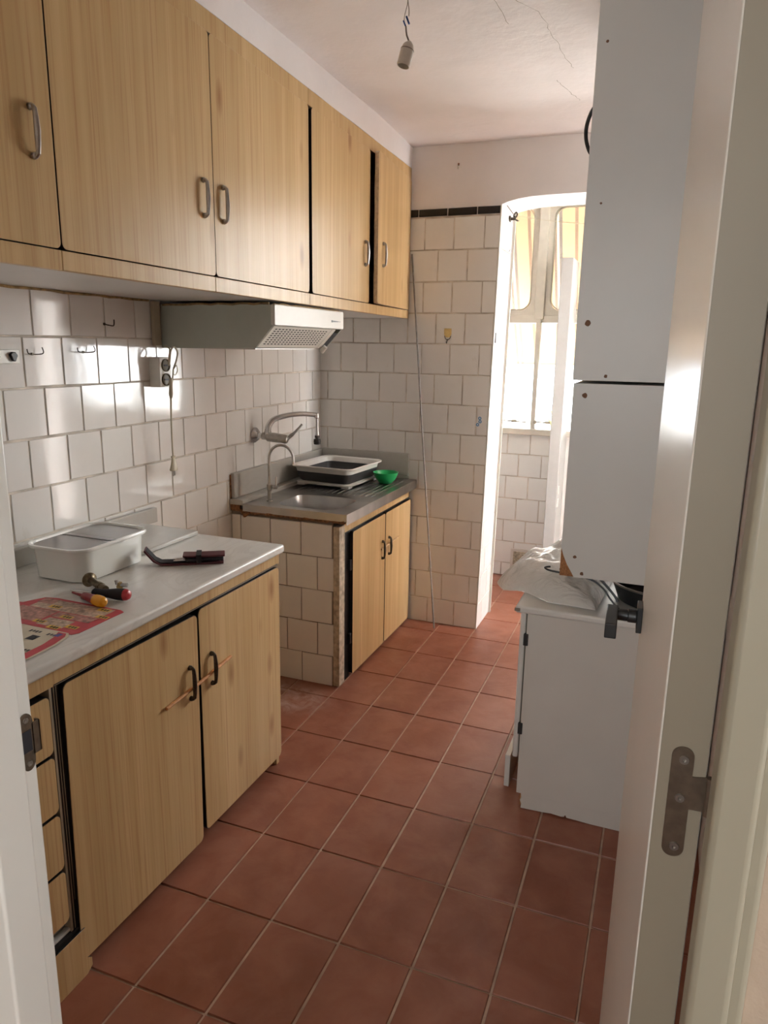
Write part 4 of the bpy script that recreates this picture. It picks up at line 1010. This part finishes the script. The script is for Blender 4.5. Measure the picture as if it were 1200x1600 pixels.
mb = MB(); mb.box(.672, .690, YW - .0108, YW - .0098, .697, .708, 'wire_grey'); build('worktop_chip', mb, bw_, bevel=.0005)
mb = MB(); mb.box(.650, .668, 1.145, 1.66, .001, .122, 'white_laminate')
solo('kickboard', mb, 'loose white kickboard standing in front of the white base cabinet', 'board', bevel=.0015)

# plastic bag
def bag():
    mb = MB(); nu, nv = 44, 34; vs = []
    for side in (1, -1):
        for j in range(nv + 1):
            for i in range(nu + 1):
                u = -1 + 2 * i / nu; v = -1 + 2 * j / nv
                x = .765 + .170 * u - (.045 * (-u) ** 3 * (1 - abs(v + .3) ** 1.2) if u < 0 else 0) + .02 * v * u
                y = 1.330 + .245 * v * (1 - .40 * max(0, -u)) - .02 * u
                e = max(0, (1 - abs(u) ** 3.0)) ** .6 * max(0, (1 - abs(v) ** 3.5)) ** .6
                w = noise.noise(Vector((x * 16, y * 26, 1.7))) * .017 + noise.noise(Vector((x * 45, y * 30, 4))) * .006
                w2 = abs(noise.noise(Vector((x * 22 + y * 14, y * 9, 7)))) * .02
                if side > 0:
                    pk = .075 * math.exp(-(((x - .775) / .045) ** 2 + ((y - 1.50) / .09) ** 2))
                    z = .722 + e * (.078 + w + w2) + pk * e
                else: z = .7165 + (1 - e) * .0035
                if x < .672: z -= min(.03, (.672 - x) * .28)
                vs.append((x, y, z))
    w_ = nu + 1; off = (nu + 1) * (nv + 1); fs = []
    for j in range(nv):
        for i in range(nu):
            a = j*w_ + i; fs.append((a, a+1, a+1+w_, a+w_)); fs.append((off+a, off+a+w_, off+a+1+w_, off+a+1))
    mb.add(vs, fs, 'plastic_film')
    bm = bmesh.new(); return mb
solo('plastic_bag', bag(), 'crumpled white plastic bag lying on the white base cabinet', 'bag', smooth=60)
# things under the short wall cabinet
pn_ = thing('frying_pan', (1.09, 1.24, .7145), 'black pan with a pale rim under the short white wall cabinet', 'pan')
mb = MB(); mb.lathe((1.095, 1.26, .7145), (0, 0, 1), [(0, .12), (.004, .128), (.060, .150), (.064, .1505), (.060, .147), (.008, .124), (.007, .01)], 'pan_black', 40); build('pan', mb, pn_)
mb = MB(); mb.lathe((1.095, 1.26, .7145), (0, 0, 1), [(.060, .1515), (.0635, .1535), (.067, .1515), (.0665, .1480), (.0625, .1475)], 'worn_chrome', 40, (False, False)); build('rim', mb, pn_)
kc = thing('black_cable', (.9, 1.1, .76), 'black cable with a flat connector lying over the plastic bag', 'cable')
mb = MB(); mb.sweep(smooth_path([(.760, 1.13, .825), (.745, 1.12, .823), (.765, 1.11, .818), (.83, 1.105, .815), (.89, 1.10, .808), (.93, 1.095, .785), (.955, 1.088, .755), (.99, 1.08, .728), (1.06, 1.09, .7185)], 6), .0032, 'black_plastic', 8)
mb.sweep(smooth_path([(.905, 1.125, .815), (.935, 1.118, .79), (.965, 1.11, .76), (.975, 1.105, .745)], 6), .0042, 'black_plastic', 8); build('cord', mb, kc)
mb = MB(); mb.sweep(smooth_path([(.790, 1.125, .823), (.83, 1.12, .820), (.88, 1.115, .816)], 5), [.004] + [.012]*9 + [.006], 'black_plastic', 10, flat=(1, .35)); build('connector', mb, kc)

# ------------------------------------------------------------------ entrance: jambs and the open door leaf
mb = MB(); mb.box(.455, .490, -.664, -.640, 0, 2.25, 'door_paint'); mb.box(.455, .503, -.706, -.664, 0, 2.25, 'door_paint')
tj = struct('trim_left', mb, bevel=.003, seg=3)
mb = MB(); mb.box(.405, .4549, -.735, -.7065, 0, 2.3, 'architrave_shaded')
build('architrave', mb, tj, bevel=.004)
mb = MB(); c = (.4905, -.6505, 1.113)
P = [(c[0], c[1] + a * .72, c[2] + b) for a, b in rrect(.022, .062, .0105, 6)]
mb.prism(P, (.0016, 0, 0), 'bronze_steel'); mb.box(.4905, .4921, -.644, -.634, 1.097, 1.131, 'bronze_steel'); mb.box(.4860, .4921, -.6355, -.634, 1.097, 1.131, 'bronze_steel')
mb.box(.4915, .4925, -.6575, -.6455, 1.103, 1.126, 'ink'); sp_ = build('strike_plate', mb, tj)
sp_['label'] = 'brown steel strike plate'
for z in (1.090, 1.137):
    mb = MB(); mb.lathe((.4915, -.6505, z), (1, 0, 0), [(0, .0035), (.0014, .003), (.0014, .0012), (.0008, .0006)], 'screw_steel', 10); build('screw', mb, sp_)
mb = MB(); mb.box(1.116, 1.1445, -.668, -.600, 0, 2.25, 'architrave_shaded'); mb.box(1.1085, 1.1345, -.676, -.640, 0, 2.25, 'architrave_shaded'); mb.box(1.1352, 1.1440, -.662, -.648, 0, 2.3, 'architrave_shaded')
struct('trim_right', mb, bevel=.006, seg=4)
dl_ = bpy.data.objects.new('door_1', None); COL.objects.link(dl_); dl_.location = (1.09, -.62, 0); dl_['kind'] = 'structure'; ROOT['door_1'] = Vector((1.09, -.62, 0))
q0 = Vector((1.0745, -.622, 0)); q1 = Vector((1.0505, -.012, 0)); dd = (q1 - q0).normalized(); nn = Vector((dd.y, -dd.x, 0))
if nn.x < 0: nn = -nn
mb = MB(); mb.prism([q0 + dd * .002 + Vector((0, 0, .008)), q1 + Vector((0, 0, .008)), q1 + nn * .034 + Vector((0, 0, .008)), q0 + dd * .002 + nn * .034 + Vector((0, 0, .008))], (0, 0, 2.10), 'door_paint')
build('door_leaf', mb, dl_, bevel=.0025)
mb = MB(); mb.prism([q0 + nn * .0012 + Vector((0, 0, .01)), q0 + nn * .0328 + Vector((0, 0, .01)), q0 + dd * .003 + nn * .0328 + Vector((0, 0, .01)), q0 + dd * .003 + nn * .0012 + Vector((0, 0, .01))], (0, 0, 2.096), 'leaf_edge_shaded'); build('shaded_edge', mb, dl_)  # thin strip carrying the painted shade of the hinge edge
hz = 1.124; hp = q1 - dd * .050; mb = MB()
def LP(a, o, z): return hp + dd * a - nn * o + Vector((0, 0, z))
def lbox(mb, a0, a1, o0, o1, z0, z1, m_):
    vs = [LP(a, o, z) for a in (a0, a1) for o in (o0, o1) for z in (z0, z1)]
    mb.add(vs, [(0, 1, 3, 2), (4, 6, 7, 5), (0, 4, 5, 1), (2, 3, 7, 6), (0, 2, 6, 4), (1, 5, 7, 3)], m_)
lbox(mb, -.019, .019, 0, .0075, hz - .019, hz + .019, 'black_plastic'); ro = build('rosette', mb, dl_, bevel=.001)
mb = MB(); mb.sweep([LP(0, .007, hz), LP(0, .020, hz)], .0100, 'black_plastic', 16); mb.sweep([LP(0, .018, hz), LP(0, .040, hz)], .0085, 'black_plastic', 16); lbox(mb, -.074, .010, .034, .0500, hz - .011, hz + .011, 'black_plastic')
build('lever_handle', mb, dl_, bevel=.0015)
hc = q0 + nn * .0165; mb = MB()
P = [hc - dd * .0012 + nn * a + Vector((0, 0, 1.187 + b)) for a, b in rrect(.0150, .089, .0073, 6)]
mb.prism(P, -dd * -.0016, 'bronze_steel'); mb.prism([hc - dd * .0008 + nn * a + Vector((0, 0, 1.195 + b)) for a, b in ((.006, -.012), (.0195, -.012), (.0195, .016), (.006, .014))], dd * .0014, 'bronze_steel')
mb.lathe(hc + nn * .0195 - dd * .001 + Vector((0, 0, 1.181)), (0, 0, 1), [(0, .0028), (.03, .0028)], 'bronze_steel', 10)
hi = build('hinge', mb, dl_); mb = MB()
for b in (.0345, .004, -.036):
    mb = MB(); mb.lathe(hc - dd * .0012 + nn * (.001) + Vector((0, 0, 1.187 + b)), -dd, [(0, .0036), (.0008, .0032), (.0008, .0014), (.0002, .0008)], 'screw_steel', 12); build('screw', mb, hi)

# fill lamp added on the hall ceiling, unseen behind the camera
hl = thing('hall_fill_lamp', (1.0, -2.1, 2.50), 'added round fill lamp on the hall ceiling, unseen behind the doorway', 'lamp')
m, n, o = nt('fill_glow'); e = N(n, 'ShaderNodeEmission'); e.inputs[0].default_value = (1, .88, .74, 1); e.inputs[1].default_value = 1.5; n.links.new(e.outputs[0], o.inputs[0]); M['fill_glow'] = m
mb = MB(); mb.lathe((1.0, -2.1, 2.552), (0, 0, -1), [(0, .20), (.03, .20), (.05, .17), (.06, .08)], 'fill_glow', 32); build('fill_lamp_disc', mb, hl)

# ------------------------------------------------------------------ light
w = bpy.data.worlds.new('World'); S.world = w; w.use_nodes = True
bg = w.node_tree.nodes['Background']; bg.inputs[0].default_value = (.97, .985, 1.0, 1); bg.inputs[1].default_value = 7.0
su = bpy.data.lights.new('sun', 'SUN'); su.energy = 6; su.angle = math.radians(1.0); su.color = (1, .93, .82)
so_ = bpy.data.objects.new('sun', su); COL.objects.link(so_); so_.rotation_euler = Vector((.30, .55, -.95)).to_track_quat('-Z', 'Y').to_euler()
def portal(x0, x1, z0, z1):
    a = bpy.data.lights.new('window_portal', 'AREA'); a.shape = 'RECTANGLE'; a.size = x1 - x0; a.size_y = z1 - z0; a.cycles.is_portal = True
    q = bpy.data.objects.new('window_portal', a); COL.objects.link(q); q.location = ((x0+x1)/2, YB + .11, (z0+z1)/2); q.rotation_euler = (math.radians(-90), 0, 0)
portal(-.27, 2.1, .97, 2.40)
a = bpy.data.lights.new('window_portal', 'AREA'); a.shape = 'RECTANGLE'; a.size = .35; a.size_y = .85; a.cycles.is_portal = True
q = bpy.data.objects.new('window_portal', a); COL.objects.link(q); q.location = (2.62, -1.025, 1.325); q.rotation_euler = Vector((-1, 0, 0)).to_track_quat('-Z', 'Z').to_euler()  # portal for the added side fill opening in the hall

a = bpy.data.lights.new('window_portal', 'AREA'); a.shape = 'RECTANGLE'; a.size = .5; a.size_y = .9; a.cycles.is_portal = True
q = bpy.data.objects.new('window_portal', a); COL.objects.link(q); q.location = (.65, -3.42, 1.65); q.rotation_euler = Vector((0, 1, 0)).to_track_quat('-Z', 'Z').to_euler()  # portal for the added back fill opening in the hall
# ------------------------------------------------------------------ camera
cam = bpy.data.cameras.new('Camera'); co = bpy.data.objects.new('Camera', cam); COL.objects.link(co); S.camera = co
rx = Vector((0.9323140738, 0.3612801552, 0.0163437794)); ry = Vector((0.0960653744, -0.2038297842, -0.9742817164)); rz = Vector((-0.3486572982, 0.9099066273, -0.2247398896))
mw = Matrix((rx, -ry, -rz)).transposed().to_4x4(); mw.translation = Vector((1.0555166, -1.1350713, 1.5071333)); co.matrix_world = mw
cam.sensor_fit = 'HORIZONTAL'; cam.sensor_width = 36.0; cam.lens = 1132.698 / 1200 * 36.0; cam.clip_start = .02; cam.clip_end = 200

vs_ = S.view_settings; S.display_settings.display_device = 'sRGB'; vs_.view_transform = 'Standard'; vs_.look = 'None'; vs_.exposure = 2.52; vs_.gamma = 1.0; vs_.use_curve_mapping = False
cy = S.cycles; cy.use_denoising = True; cy.use_guiding = True; cy.use_surface_guiding = True; cy.use_volume_guiding = False; cy.guiding_training_samples = 64; cy.max_bounces = 12; cy.diffuse_bounces = 6; cy.glossy_bounces = 5; cy.transparent_max_bounces = 12; cy.sample_clamp_indirect = 4; cy.caustics_reflective = False; cy.caustics_refractive = False
